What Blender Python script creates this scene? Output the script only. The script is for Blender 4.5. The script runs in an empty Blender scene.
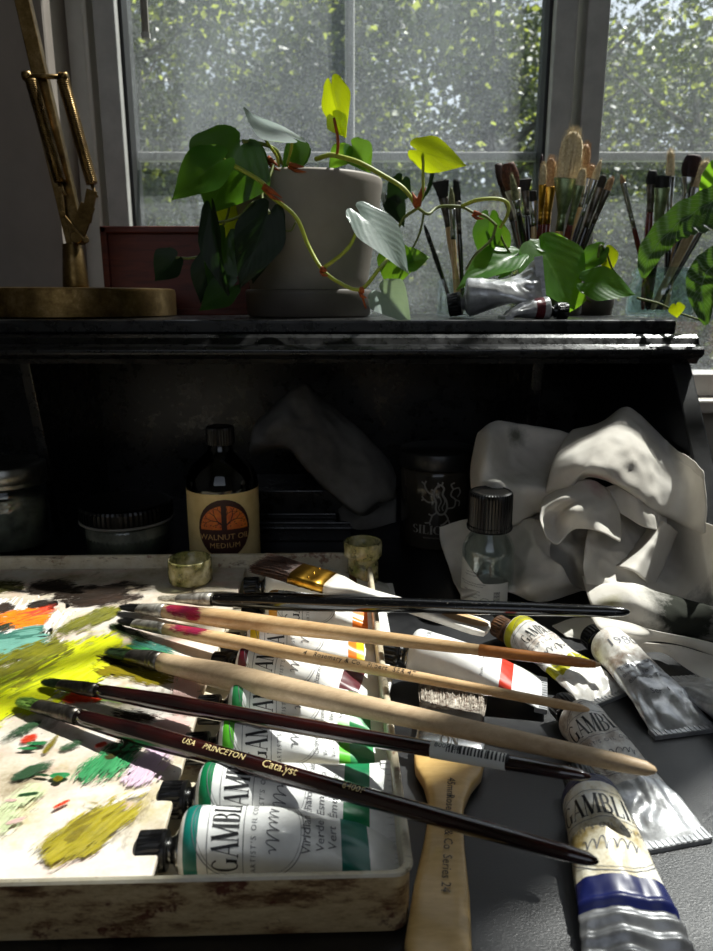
import bpy, math, random
import numpy as np
from mathutils import Vector, Matrix, noise as mn
PI = math.pi
rnd = random.Random(7)
sc = bpy.context.scene
COL = sc.collection

# ---------------------------------------------------------------- camera
CAMH = .235
TH = math.radians(13.8)
FPX = 714.0
CX, CY = 356.5, 475.5
cam = bpy.data.cameras.new('camera')
cam.sensor_fit = 'VERTICAL'; cam.sensor_height = 36; cam.sensor_width = 27
cam.lens = FPX / 951 * 36
cam.clip_start = .01; cam.clip_end = 200
cam.dof.use_dof = True; cam.dof.focus_distance = .45; cam.dof.aperture_fstop = 15
camo = bpy.data.objects.new('camera', cam); COL.objects.link(camo)
camo.location = (0, 0, CAMH); camo.rotation_euler = (PI / 2 - TH, 0, 0)
sc.camera = camo

def ray(u, v):
    dv = v - CY
    return Vector((u - CX, FPX * math.cos(TH) - dv * math.sin(TH), -(FPX * math.sin(TH) + dv * math.cos(TH))))
def W(u, v, Y):
    r = ray(u, v); t = Y / r.y
    return Vector((r.x * t, Y, CAMH + r.z * t))
def G(u, v, z=0.0):
    r = ray(u, v); t = (z - CAMH) / r.z
    return Vector((r.x * t, r.y * t, z))

# ---------------------------------------------------------------- world, sun, exposure
wd = bpy.data.worlds.new('sky'); sc.world = wd; wd.use_nodes = True
wn = wd.node_tree.nodes; wl = wd.node_tree.links
sky = wn.new('ShaderNodeTexSky'); sky.sky_type = 'NISHITA'; sky.sun_disc = False
sky.sun_elevation = math.radians(56); sky.sun_rotation = math.radians(54)
wn['Background'].inputs[1].default_value = .2
hs = wn.new('ShaderNodeHueSaturation'); hs.inputs['Saturation'].default_value = .35
wl.new(sky.outputs[0], hs.inputs['Color']); wl.new(hs.outputs[0], wn['Background'].inputs[0])
SUN_AZ = math.radians(54); SUN_EL = math.radians(60)      # azimuth clockwise from +y
sun = bpy.data.lights.new('sun', 'SUN'); sun.energy = 11.0; sun.angle = math.radians(.6); sun.color = (1, .97, .91)
suno = bpy.data.objects.new('sun', sun); COL.objects.link(suno)
sd = Vector((math.sin(SUN_AZ) * math.cos(SUN_EL), math.cos(SUN_AZ) * math.cos(SUN_EL), math.sin(SUN_EL)))
suno.rotation_euler = sd.to_track_quat('Z', 'Y').to_euler(); suno.location = sd * 30
sc.view_settings.view_transform = 'Standard'; sc.view_settings.look = 'None'
sc.view_settings.exposure = .22; sc.view_settings.gamma = 1; sc.view_settings.use_curve_mapping = False

# ---------------------------------------------------------------- materials
def srgb(h):
    if isinstance(h, str):
        c = [int(h[i:i + 2], 16) / 255 for i in (0, 2, 4)]
        return tuple(x / 12.92 if x <= .04045 else ((x + .055) / 1.055) ** 2.4 for x in c) + (1,)
    return tuple(h) + (1,) if len(h) == 3 else tuple(h)
class NT:
    def __init__(s, name):
        s.m = bpy.data.materials.new(name); s.m.use_nodes = True
        s.t = s.m.node_tree; s.n = s.t.nodes; s.b = s.n['Principled BSDF']; s.o = s.n['Material Output']
    def add(s, typ, **kw):
        nd = s.n.new('ShaderNode' + typ)
        for k, v in kw.items():
            if k[0] == 'i' and k[1:].isdigit(): s.set(nd, int(k[1:]), v)
            elif k[:2] == 'I_': s.set(nd, k[2:].replace('_', ' '), v)
            else: setattr(nd, k, v)
        return nd
    def set(s, nd, k, v):
        if isinstance(v, bpy.types.NodeSocket): s.t.links.new(v, nd.inputs[k])
        else: nd.inputs[k].default_value = v
    def noise(s, scale, detail=4, rough=.6, vec=None, dist=0):
        n = s.add('TexNoise'); n.inputs['Scale'].default_value = scale; n.inputs['Detail'].default_value = detail
        n.inputs['Roughness'].default_value = rough; n.inputs['Distortion'].default_value = dist
        if vec is None: vec = s.obj()
        s.t.links.new(vec, n.inputs['Vector']); return n.outputs['Fac']
    def obj(s):
        if not hasattr(s, 'tc'): s.tc = s.add('TexCoord')
        return s.tc.outputs['Object']
    def uv(s):
        s.obj(); return s.tc.outputs['UV']
    def mapping(s, scale, vec=None, rot=(0, 0, 0)):
        m = s.add('Mapping'); m.inputs['Scale'].default_value = scale; m.inputs['Rotation'].default_value = rot
        s.t.links.new(vec if vec is not None else s.obj(), m.inputs['Vector']); return m.outputs[0]
    def ramp(s, fac, stops, interp='LINEAR'):
        r = s.add('ValToRGB'); r.color_ramp.interpolation = interp
        e = r.color_ramp.elements
        while len(e) < len(stops): e.new(.5)
        for i, (p, c) in enumerate(stops): e[i].position = p; e[i].color = srgb(c)
        s.t.links.new(fac, r.inputs[0]); return r.outputs[0]
    def mix(s, fac, a, b, blend='MIX'):
        m = s.add('Mix', data_type='RGBA', blend_type=blend)
        s.set(m, 0, fac)
        for k, v in ((6, a), (7, b)):
            s.set(m, k, v if isinstance(v, bpy.types.NodeSocket) else srgb(v))
        return m.outputs[2]
    def math(s, op, a, b=0.0, c=None):
        m = s.add('Math', operation=op); s.set(m, 0, a); s.set(m, 1, b)
        if c is not None: s.set(m, 2, c)
        return m.outputs[0]
    def bump(s, h, strength=.3, dist=.001):
        b = s.add('Bump'); b.inputs['Strength'].default_value = strength; b.inputs['Distance'].default_value = dist
        s.t.links.new(h, b.inputs['Height']); s.t.links.new(b.outputs[0], s.b.inputs['Normal']); return b
    def p(s, **kw):
        for k, v in kw.items():
            s.set(s.b, k.replace('_', ' '), v)
        return s
def simple(name, col, rough=.5, metal=0., col2=None, scale=60, bump=0., bdist=.0005, stretch=None, spec=None, lo=.35, hi=.65, coat=0):
    n = NT(name)
    vec = n.mapping(stretch) if stretch else None
    f = n.noise(scale, vec=vec)
    c2 = col2 if col2 else tuple(x * .82 for x in srgb(col)[:3])
    n.set(n.b, 'Base Color', n.ramp(f, [(lo, c2), (hi, col)]))
    n.p(Roughness=rough, Metallic=metal)
    if spec is not None: n.b.inputs['Specular IOR Level'].default_value = spec
    if coat: n.b.inputs['Coat Weight'].default_value = coat; n.b.inputs['Coat Roughness'].default_value = .08
    if bump: n.bump(f, bump, bdist)
    return n.m
M = {}
# structure
M['wall'] = simple('painted wall', 'b9b3a8', .75, col2='a8a297', scale=9, bump=.15)
M['trim'] = simple('painted trim', 'cfcbc2', .45, col2='bcb8ae', scale=14, bump=.1)
M['vinyl'] = simple('grey vinyl frame', 'b4b3b0', .5, col2='a2a19e', scale=30)
M['gasket'] = simple('black rubber', '101012', .6)
M['floor'] = simple('floorboards', '4a3524', .5, col2='38271a', scale=5, stretch=(1, 12, 1))
M['grass'] = simple('lawn', '4f6b2c', .9, col2='2d4018', scale=3)
# black lacquered desk
n = NT('black lacquered wood')
f1 = n.noise(1500, 3, .6, vec=n.mapping((.6, 1, 1))); f2 = n.noise(14, 5, .7); f3 = n.noise(900, 2, .5)
dust = n.ramp(n.noise(1300, 2, .8), [(.66, (0, 0, 0)), (.72, (.5, .5, .5))])
n.set(n.b, 'Base Color', n.mix(dust, n.ramp(f2, [(.3, '08080a'), (.75, '15161a')]), '5a5c60'))
n.set(n.b, 'Roughness', n.ramp(f2, [(.3, (.28,) * 3), (.7, (.46,) * 3)]))
n.b.inputs['Specular IOR Level'].default_value = .75
n.bump(f1, .4, .0004); M['black'] = n.m
n = NT('black lacquer smooth')
f2 = n.noise(30, 5, .7)
n.set(n.b, 'Base Color', n.ramp(f2, [(.3, '060607'), (.75, '0d0d0f')]))
n.set(n.b, 'Roughness', n.ramp(n.noise(60, 5, .8), [(.3, (.18,) * 3), (.7, (.42,) * 3)]))
n.bump(n.noise(160, 4, .7), .3, .0006); M['lacquer'] = n.m
# brass
n = NT('aged brass')
f = n.noise(45, 6, .75); g = n.noise(700, 2, .5)
n.set(n.b, 'Base Color', n.ramp(f, [(.3, '3a2a16'), (.5, '64502e'), (.7, '8a7350')]))
n.set(n.b, 'Roughness', n.ramp(f, [(.3, (.5,) * 3), (.7, (.3,) * 3)])); n.p(Metallic=1.)
n.bump(g, .12, .0003); M['brass'] = n.m
M['redwood'] = simple('red stained wood', '6d2c1a', .5, col2='4f1d12', scale=30, stretch=(1, 1, 8), bump=.1)
M['pot'] = simple('matte taupe ceramic', '8d857b', .62, col2='857d73', scale=40, bump=.04)
M['saucer'] = simple('dark taupe ceramic', '5d564f', .55, col2='554e48', scale=40)
M['soil'] = simple('potting soil', '2a1c12', .95, col2='150d08', scale=300, bump=.8, bdist=.002)
def leafmat(name, c1, c2, vein, trans, rough=.35, veinw=.5, fq=44, th=.965):
    n = NT(name)
    sep = n.add('SeparateXYZ'); n.t.links.new(n.uv(), sep.inputs[0])
    X, Y = sep.outputs[0], sep.outputs[1]
    ay = n.math('ABSOLUTE', n.math('SUBTRACT', Y, .5))
    sv = n.math('SINE', n.math('MULTIPLY', n.math('SUBTRACT', X, n.math('MULTIPLY', ay, .9 if fq < 60 else .25)), fq))
    mid = n.math('LESS_THAN', ay, .012)
    side = n.math('GREATER_THAN', sv, th)
    v = n.math('MULTIPLY', n.math('MAXIMUM', mid, n.math('MULTIPLY', side, .5)), veinw)
    base = n.ramp(n.noise(28, 4), [(.3, c1), (.7, c2)])
    col = n.mix(v, base, vein)
    n.set(n.b, 'Base Color', col)
    n.p(Roughness=rough)
    bp = n.bump(n.math('ADD', n.math('MULTIPLY', sv, .3), n.noise(200, 3)), .25, .0006)
    tr = n.add('BsdfTranslucent'); n.t.links.new(n.mix(v, trans, c1), tr.inputs[0])
    mx = n.add('MixShader'); mx.inputs[0].default_value = .5
    n.t.links.new(n.b.outputs[0], mx.inputs[1]); n.t.links.new(tr.outputs[0], mx.inputs[2])
    n.t.links.new(mx.outputs[0], n.o.inputs[0]); return n.m
M['leaf'] = leafmat('green heart leaf', '1d3a14', '2c5220', '6f9a48', '5a8a1c')
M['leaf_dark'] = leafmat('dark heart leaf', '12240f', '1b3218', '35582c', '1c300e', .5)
M['leaf_lime'] = leafmat('young lime leaf', '5f7d12', '86a01c', 'b9c94a', 'dcea18')
M['leaf_mid'] = leafmat('bright green leaf', '2f5c1a', '447a24', '8fbc58', '86b828')
M['leaf_sheen'] = leafmat('leaf with painted sheen', 'a8bcb4', 'ccd6d2', '6f857c', '9ab080', .25)  # sun reflection painted in as a pale leaf colour
M['leaf_striped'] = leafmat('striped leaf', '1f3a20', '35553a', 'b4c4a8', '48681c', .3, 1., 150, .8)
M['stem'] = simple('green stem', '6f7a30', .5, col2='59622a', scale=60)
M['stem_lime'] = simple('lime stem', 'a9b23a', .45, col2='8f9a2c', scale=60)
M['sheath'] = simple('dry orange leaf sheath', 'b0551c', .7, col2='7a3512', scale=150)
def glass(name, tint, rough=.03, ior=1.5, fac=None):
    n = NT(name)
    tr = n.add('BsdfTransparent'); tr.inputs[0].default_value = srgb(tint)
    gl = n.add('BsdfGlossy'); gl.inputs['Roughness'].default_value = rough; gl.inputs[0].default_value = (.9, .92, .92, 1)
    fr = n.add('LayerWeight'); fr.inputs[0].default_value = .5
    mx = n.add('MixShader')
    n.t.links.new(n.math('MULTIPLY_ADD', n.math('POWER', fr.outputs['Facing'], 3.), .55, fac or .04), mx.inputs[0])
    n.t.links.new(tr.outputs[0], mx.inputs[1]); n.t.links.new(gl.outputs[0], mx.inputs[2])
    n.t.links.new(mx.outputs[0], n.o.inputs[0]); n.n.remove(n.b); return n.m
M['glass'] = glass('clear glass', 'f4f8f7', fac=.06)
M['glass_teal'] = glass('teal glass', 'edf8f6', fac=.09)
M['glass_dark'] = glass('dark smoked glass', '3a3a38', ior=1.6, fac=.05)
# dusty window pane
n = NT('dusty window pane')
tr = n.add('BsdfTransparent'); tr.inputs[0].default_value = (.93, .95, .95, 1)
tl = n.add('BsdfTranslucent'); tl.inputs[0].default_value = (.29, .31, .32, 1)
gl = n.add('BsdfGlossy'); gl.inputs['Roughness'].default_value = .05
spk = n.ramp(n.noise(420, 2, .5), [(.52, (.0,) * 3), (.75, (.34,) * 3)])
cloudy = n.ramp(n.noise(5, 4, .6), [(.3, (.03,) * 3), (.75, (.27,) * 3)])
m1 = n.add('MixShader'); n.t.links.new(n.mix(1., cloudy, spk, 'ADD'), m1.inputs[0])
n.t.links.new(tr.outputs[0], m1.inputs[1]); n.t.links.new(tl.outputs[0], m1.inputs[2])
m2 = n.add('MixShader'); m2.inputs[0].default_value = .04
n.t.links.new(m1.outputs[0], m2.inputs[1]); n.t.links.new(gl.outputs[0], m2.inputs[2])
n.t.links.new(m2.outputs[0], n.o.inputs[0]); n.n.remove(n.b); M['pane'] = n.m
# tray and palette
n = NT('stained cream enamel')
f = n.noise(38, 8, .75); g = n.noise(120, 6, .8, vec=n.mapping((.3, 1, 1)))
base = n.ramp(f, [(.3, 'a89878'), (.48, 'cdc2a8'), (.62, 'd8d0bc')])
st = n.ramp(g, [(.55, (0, 0, 0)), (.66, (.9,) * 3)])
c = n.mix(st, base, '4a2c18'); st2 = n.ramp(n.noise(55, 5, .7), [(.60, (0, 0, 0)), (.66, (.8,) * 3)])
n.set(n.b, 'Base Color', n.mix(st2, c, '7a4630')); n.p(Roughness=.38)
n.bump(g, .3, .0006); M['enamel'] = n.m
n = NT('grimy cream enamel')
f = n.noise(26, 8, .8, vec=n.mapping((.5, 1, 1.6))); 
base = n.ramp(f, [(.32, '3a2212'), (.41, '7a5a3a'), (.48, 'bfa478'), (.6, 'dcc698')])
st2 = n.ramp(n.noise(50, 5, .7), [(.58, (0, 0, 0)), (.63, (.85,) * 3)])
n.set(n.b, 'Base Color', n.mix(st2, base, '5a2018')); n.p(Roughness=.42); n.bump(f, .3, .0006); M['enamel_grimy'] = n.m
n = NT('paint stained palette')
f = n.noise(16, 6, .7); g = n.noise(34, 6, .7, vec=n.mapping((1, 2.2, 1), rot=(0, 0, .5)))
base = n.ramp(f, [(.34, '8f8064'), (.45, 'bfb39e'), (.58, 'd8d1c7')])
c = n.mix(n.ramp(g, [(.5, (0, 0, 0)), (.72, (.6,) * 3)]), base, 'd8a8a0')
c = n.mix(n.ramp(n.noise(20, 5, .7), [(.57, (0, 0, 0)), (.7, (.6,) * 3)]), c, 'a89a48')
c = n.mix(n.ramp(n.noise(260, 3, .6), [(.68, (0, 0, 0)), (.72, (.8,) * 3)]), c, '3a3222')
c = n.mix(n.ramp(n.noise(60, 5, .75, vec=n.mapping((1, .4, 1), rot=(0, 0, -.6))), [(.6, (0, 0, 0)), (.68, (.55,) * 3)]), c, '7a6a50')
n.set(n.b, 'Base Color', c); n.p(Roughness=.42); n.b.inputs['Specular IOR Level'].default_value = .3; n.bump(g, .12, .0008); M['palette'] = n.m
def smear(name, c1, c2, c3=None, den=.5, rag=1.):
    n = NT('paint ' + name)
    sep = n.add('SeparateXYZ'); n.t.links.new(n.uv(), sep.inputs[0])
    s, t = sep.outputs[0], sep.outputs[1]
    vec = n.mapping((3, 26, 1), vec=n.uv())
    of = n.add('ObjectInfo')
    f = n.noise(1.6, 5, .6, vec=vec, dist=.3)
    big = n.noise(90, 4, .6)
    stops = [(.3, c1), (.7, c2)] if not c3 else [(.3, c1), (.5, c2), (.7, c3)]
    n.set(n.b, 'Base Color', n.ramp(n.math('MULTIPLY_ADD', big, .5, n.math('MULTIPLY', f, .5)), stops))
    n.p(Roughness=.45); n.b.inputs['Specular IOR Level'].default_value = .25; n.bump(f, .7, .0012)
    e1 = n.math('POWER', n.math('ABSOLUTE', n.math('MULTIPLY_ADD', s, 2., -1.)), 3.)
    e2 = n.math('POWER', n.math('ABSOLUTE', n.math('MULTIPLY_ADD', t, 2., -1.)), 2.2)
    fade = n.math('SUBTRACT', 1., n.math('ADD', e1, e2))
    wob = n.noise(55, 3, .6)
    tm = n.math('ADD', n.math('MULTIPLY', n.math('SUBTRACT', f, .5), 3.4), n.math('MULTIPLY', n.math('SUBTRACT', wob, .5), 3.))
    a = n.math('GREATER_THAN', n.math('ADD', fade, tm), .95 - den * .8)
    n.set(n.b, 'Alpha', a); return n.m
# tubes
M['tube_white'] = simple('white printed tube', 'f0f0ee', .35, col2='e2e2e0', scale=70, bump=.08, coat=.2)
def tubedirty(name, c1, c2, c3):
    n = NT(name); f = n.noise(60, 6, .7)
    n.set(n.b, 'Base Color', n.ramp(f, [(.35, c3), (.5, c2), (.62, c1)])); n.p(Roughness=.32); n.bump(n.noise(200, 4), .2, .0004); return n.m
M['tube_dirty'] = tubedirty('paint stained tube', 'ecebe4', 'ddd6c0', 'a08a50')
M['tube_soiled'] = tubedirty('smudged white tube', 'eceae6', 'dcd8d0', 'a08f80')
n = NT('crumpled tube foil'); f = n.noise(90, 5, .7)
n.set(n.b, 'Base Color', n.ramp(f, [(.35, 'a4a5a7'), (.6, 'cfd0d2')])); n.p(Metallic=.55, Roughness=.32)
n.bump(n.noise(130, 5, .7), .35, .0008); M['foil'] = n.m
n = NT('brushed tube metal')
n.set(n.b, 'Base Color', n.ramp(n.noise(90, 4), [(.35, '77787a'), (.6, 'a3a4a6')])); n.p(Metallic=.6, Roughness=.4)
n.bump(n.noise(60, 4), .2, .0008); M['tubemetal'] = n.m
M['cap'] = simple('black plastic', '0b0b0c', .28, col2='050506', scale=120, spec=.4)
M['print_gilt'] = simple('gilt print', 'dcc88e', .5)
M['pierwall'] = simple('shaded plaster', '8a8078', .8, col2='7c736b', scale=9, bump=.15)  # darker copy of the wall, with its shade put into the colour
M['capbrown'] = simple('paint crusted brown cap', '6a4526', .5, col2='2e1c10', scale=200, bump=.4)
M['ink'] = simple('black ink', '16161a', .5)
M['inkgrey'] = simple('grey ink', '6a6a6e', .5)
for k, c in dict(viridian='0f7468', emerald='0f7a4a', lime='57b52a', green='2f8a50', maroon='5a1420', orange='ee7a1c', yellow='e8c818', red='c8341c', olive='bdb81e', blue='141c52', amber='e8a020').items():
    M[k] = simple(k + ' print', c, .35, scale=60)
# brushes
def wood(name, c1, c2, rough=.4, sc_=(1, 1, 1), coat=.2):
    n = NT(name); f = n.noise(70, 5, .7, vec=n.mapping((1, 4, 4), rot=(0, 0, .25))); g = n.noise(300, 3, .7, vec=n.mapping((1, 8, 8), rot=(0, 0, .25)))
    n.set(n.b, 'Base Color', n.ramp(n.math('MULTIPLY_ADD', g, .3, n.math('MULTIPLY', f, .7)), [(.3, c2), (.65, c1)])); n.p(Roughness=rough)
    n.b.inputs['Coat Weight'].default_value = coat; n.bump(g, .12, .0003); return n.m
M['wood'] = wood('pale birch wood', 'd9b98c', 'b98f60')
M['wood_greige'] = wood('greyed pale wood', 'cdb492', 'a88c6c', .5, coat=0)
M['wood_orange'] = wood('orange wood', 'cf8a4a', 'a8622c')
M['wood_red'] = wood('red lacquered wood', '6e1f1c', '3c0e0e', .25)
M['wood_broad'] = wood('varnished yellow wood', 'd8b678', 'c09a5a', .35)
n = NT('dark burgundy lacquer'); n.set(n.b, 'Base Color', n.ramp(n.noise(40, 4), [(.35, '120607'), (.65, '2a0d0c')])); n.p(Roughness=.16, Coat_Weight=1.); n.bump(n.noise(500, 3), .06, .0003); M['burgundy'] = n.m
n = NT('black handle lacquer'); n.set(n.b, 'Base Color', n.mix(n.ramp(n.noise(800, 2), [(.68, (0,) * 3), (.72, (.7,) * 3)]), '08080a', '9a948a')); n.p(Roughness=.2, Coat_Weight=.6); n.bump(n.noise(160, 3), .15, .0004); M['blackhandle'] = n.m
M['steel'] = simple('nickel ferrule', 'b8b8b8', .25, 1., col2='8a8a88', scale=90, bump=.2)
M['steel_dirty'] = simple('paint smeared ferrule', 'c9c4ba', .4, .6, col2='6a6258', scale=130, bump=.5, bdist=.0008)
M['steel_dark'] = simple('tarnished ferrule', '6f6a62', .35, .9, col2='3a3632', scale=120, bump=.3)
M['gold'] = simple('gold ferrule', 'c89a3c', .28, 1., col2='8f6420', scale=90, bump=.3)
M['green_ferrule'] = simple('green tinted ferrule', '8f9c78', .35, .8, col2='5c6b4a', scale=110, bump=.2)
def hair(name, c1, c2, tip=None):
    return simple(name, c1, .65, col2=c2, scale=400, stretch=(1, 1, 1), bump=.5, bdist=.0006)
for k, a, b in (('cream', 'f0e0bc', 'cdb68c'), ('tan', 'd0ac84', '9a744e'), ('brown', '4a2c1c', '1c0f0a'), ('dark', '1e1c1a', '0a0908'), ('greenish', '2f4a24', '0f1a0c'),
                ('maroonhair', '3a161a', '14080a'), ('paleolive', '9a9a72', '5e5f40'), ('whitish', 'e4ded0', 'aaa088'), ('rust', '7d4a30', '3e2014'), ('limepaint', '8fb050', '3f6a1c'), ('bw', 'd8cfc0', '5a4030')):
    M['h_' + k] = hair('bristles ' + k, a, b)
# cloth
def clothmat(name, c1, c2, stain=None, trans=.25):
    n = NT(name)
    w1 = n.noise(900, 2, .5); f = n.noise(12, 5, .6)
    c = n.ramp(f, [(.35, c2), (.6, c1)])
    if stain:
        for cc, scl, lo, hi, loc in stain:
            vd = n.add('VectorMath', operation='DISTANCE'); n.t.links.new(n.obj(), vd.inputs[0]); vd.inputs[1].default_value = loc
            d = n.math('ADD', vd.outputs['Value'], n.math('MULTIPLY', n.math('SUBTRACT', n.noise(scl, 5, .7), .5), hi))
            k = n.add('MapRange'); n.t.links.new(d, k.inputs[0]); k.inputs[1].default_value = lo + hi * .4; k.inputs[2].default_value = lo - hi * .2; k.inputs[3].default_value = 0; k.inputs[4].default_value = .965 if lo > .02 else .8
            c = n.mix(k.outputs[0], c, cc)
    n.set(n.b, 'Base Color', c); n.p(Roughness=.9); n.bump(w1, .3, .0004)
    n.b.inputs['Specular IOR Level'].default_value = .15
    tl = n.add('BsdfTranslucent'); n.t.links.new(c, tl.inputs[0])
    mx = n.add('MixShader'); mx.inputs[0].default_value = trans
    n.t.links.new(n.b.outputs[0], mx.inputs[1]); n.t.links.new(tl.outputs[0], mx.inputs[2]); n.t.links.new(mx.outputs[0], n.o.inputs[0])
    return n.m
M['cloth_dark'] = clothmat('grey rag cloth', '6e6c68', '4c4a47', trans=.15)
n = NT('spare jar contents');  # left unassigned; the jars use the murky material below
M['jarstuff'] = simple('murky jar contents', '8f8a78', .6, col2='5c584a', scale=60)
M['label_cream'] = simple('tan paper label', 'e2c98e', .6, col2='d2b87c', scale=60)
M['label_white'] = simple('white paper label', 'deded8', .5, col2='cfcfc8', scale=60)
M['label_dark'] = simple('dark printed label', '2a2622', .5, col2='221e1b', scale=60)
M['print_orange'] = simple('orange print', 'e88430', .5, col2='d0602a', scale=200)
M['print_brown'] = simple('brown print', '3a1610', .5)
M['print_grey'] = simple('silver grey print', '8a867e', .5)
M['print_tan'] = simple('tan print', 'dcb070', .5)
M['tin'] = simple('dull tin', '8a8a84', .3, .9, col2='66665f', scale=80)
M['cupglass'] = simple('paint smeared glass', 'b5b08a', .25, col2='6d7244', scale=70, bump=.3)
M['bark'] = simple('tree bark', '3a3128', .9, col2='241d17', scale=12, bump=.6, bdist=.02)
M['terracotta'] = simple('terracotta', '9a5434', .8)

# ---------------------------------------------------------------- mesh helpers
class MB:
    def __init__(s): s.v = []; s.f = []; s.mi = []; s.uv = {}; s.mats = []; s.flat = False
    def mat(s, m):
        if m not in s.mats: s.mats.append(m)
        return s.mats.index(m)
    def add(s, vs, fs, m=0, uvs=None):
        o = len(s.v); s.v += [Vector(p) for p in vs]
        for f in fs: s.f.append([i + o for i in f]); s.mi.append(m)
        if uvs:
            for i, q in enumerate(uvs): s.uv[o + i] = q
        return s
    def box(s, a, b, m=0, bev=0):
        (x0, y0, z0), (x1, y1, z1) = a, b
        s.add([(x0, y0, z0), (x1, y0, z0), (x1, y1, z0), (x0, y1, z0), (x0, y0, z1), (x1, y0, z1), (x1, y1, z1), (x0, y1, z1)],
              [(3, 2, 1, 0), (4, 5, 6, 7), (0, 1, 5, 4), (1, 2, 6, 5), (2, 3, 7, 6), (3, 0, 4, 7)], m); return s
    def obox(s, c, X, Y, Z, m=0):     # oriented box: centre and half-axis vectors
        c = Vector(c); X = Vector(X); Y = Vector(Y); Z = Vector(Z)
        P = [c + a * X + b * Y + d * Z for d in (-1, 1) for b in (-1, 1) for a in (-1, 1)]
        s.add(P, [(0, 2, 3, 1), (4, 5, 7, 6), (0, 1, 5, 4), (1, 3, 7, 5), (3, 2, 6, 7), (2, 0, 4, 6)], m); return s
    def rings(s, rings, m=0, close=True, c0=True, c1=True, uvs=False):
        nr = len(rings); k = len(rings[0]); o = len(s.v)
        vs = [p for r in rings for p in r]; fs = []
        for i in range(nr - 1):
            for j in range(k if close else k - 1):
                a = i * k + j; b = i * k + (j + 1) % k
                fs.append((a, b, b + k, a + k))
        uu = [(i / (nr - 1), j / k) for i in range(nr) for j in range(k)] if uvs else None
        s.add(vs, fs, m, uu)
        if c0 and close: s.f.append([o + j for j in reversed(range(k))]); s.mi.append(m)
        if c1 and close: s.f.append([o + (nr - 1) * k + j for j in range(k)]); s.mi.append(m)
        return s
    def lathe(s, c, prof, k=40, m=0, ribs=0, rib=.0, c0=True, c1=True):
        c = Vector(c); R = []
        for r, z in prof:
            ring = []
            for j in range(k):
                a = 2 * PI * j / k; rr = r * (1 + (rib if ribs and j % 2 else 0))
                ring.append(c + Vector((rr * math.cos(a), rr * math.sin(a), z)))
            R.append(ring)
        return s.rings(R, m, c0=c0, c1=c1)
    def tube(s, pts, rad, k=10, m=0, cap=True):
        pts = [Vector(p) for p in pts]; n_ = len(pts)
        if not hasattr(rad, '__len__'): rad = [rad] * n_
        R = []; up = Vector((0, 0, 1)); prev = None
        for i, p in enumerate(pts):
            t = (pts[min(i + 1, n_ - 1)] - pts[max(i - 1, 0)]).normalized()
            if prev is None:
                a = t.cross(up)
                if a.length < .1: a = t.cross(Vector((1, 0, 0)))
            else: a = prev - t * prev.dot(t)
            a.normalize(); prev = a; b = t.cross(a)
            R.append([p + rad[i] * (math.cos(2 * PI * j / k) * a + math.sin(2 * PI * j / k) * b) for j in range(k)])
        return s.rings(R, m, c0=cap, c1=cap)
    def grid(s, F, nu, nv, m=0):       # F(i/nu, j/nv) -> point
        vs = []; uvs = []
        for i in range(nu + 1):
            for j in range(nv + 1): vs.append(F(i / nu, j / nv)); uvs.append((i / nu, j / nv))
        fs = [(i * (nv + 1) + j, (i + 1) * (nv + 1) + j, (i + 1) * (nv + 1) + j + 1, i * (nv + 1) + j + 1) for i in range(nu) for j in range(nv)]
        return s.add(vs, fs, m, uvs)
ORG = {}
def empty(name, loc, label, cat, group=None):
    o = bpy.data.objects.new(name, None); COL.objects.link(o); o.location = loc; o.empty_display_size = .01
    ORG[o.name] = Vector(loc); tag(o, label, cat, group); return o
def tag(o, label=None, cat=None, group=None, kind=None):
    for k, v in (('label', label), ('category', cat), ('group', group), ('kind', kind)):
        if v: o[k] = v
    return o
def build(name, mb, mat, parent=None, smooth=True, loc=None, label=None, bev=0, sub=0, solid=0, kind=None, auto=None):
    mats = mat if isinstance(mat, (list, tuple)) else [mat]
    if parent is not None: org = ORG[parent.name]
    elif loc is not None: org = Vector(loc)
    else:
        xs = np.array([tuple(v) for v in mb.v]); org = Vector(((xs[:, 0].min() + xs[:, 0].max()) / 2, (xs[:, 1].min() + xs[:, 1].max()) / 2, xs[:, 2].min()))
    me = bpy.data.meshes.new(name)
    me.from_pydata([tuple(v - org) for v in mb.v], [], mb.f)
    for m_ in mats: me.materials.append(M[m_] if isinstance(m_, str) else m_)
    me.polygons.foreach_set('material_index', mb.mi)
    me.polygons.foreach_set('use_smooth', [smooth] * len(mb.f))
    if mb.uv:
        ul = me.uv_layers.new(name='uv')
        for lp in me.loops: ul.data[lp.index].uv = mb.uv.get(lp.vertex_index, (0, 0))
    me.update(); me.validate()
    o = bpy.data.objects.new(name, me); COL.objects.link(o)
    ORG[o.name] = org
    if parent is not None: o.parent = parent
    else: o.location = org
    if solid:
        md = o.modifiers.new('s', 'SOLIDIFY'); md.thickness = solid; md.offset = 0
    if bev:
        md = o.modifiers.new('b', 'BEVEL'); md.width = bev; md.segments = 2; md.limit_method = 'ANGLE'; md.angle_limit = math.radians(40)
    if sub:
        md = o.modifiers.new('u', 'SUBSURF'); md.levels = sub; md.render_levels = sub
    if auto:
        try: me.shade_auto_smooth = True
        except Exception: pass
    if label: o['label'] = label
    if kind: o['kind'] = kind
    return o
def sharp(o, ang=35):
    me = o.data; me.calc_loop_triangles()
    import bmesh
    bm = bmesh.new(); bm.from_mesh(me)
    for e in bm.edges:
        if len(e.link_faces) == 2 and e.calc_face_angle(0) > math.radians(ang): e.smooth = False
    bm.to_mesh(me); bm.free(); return o
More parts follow.
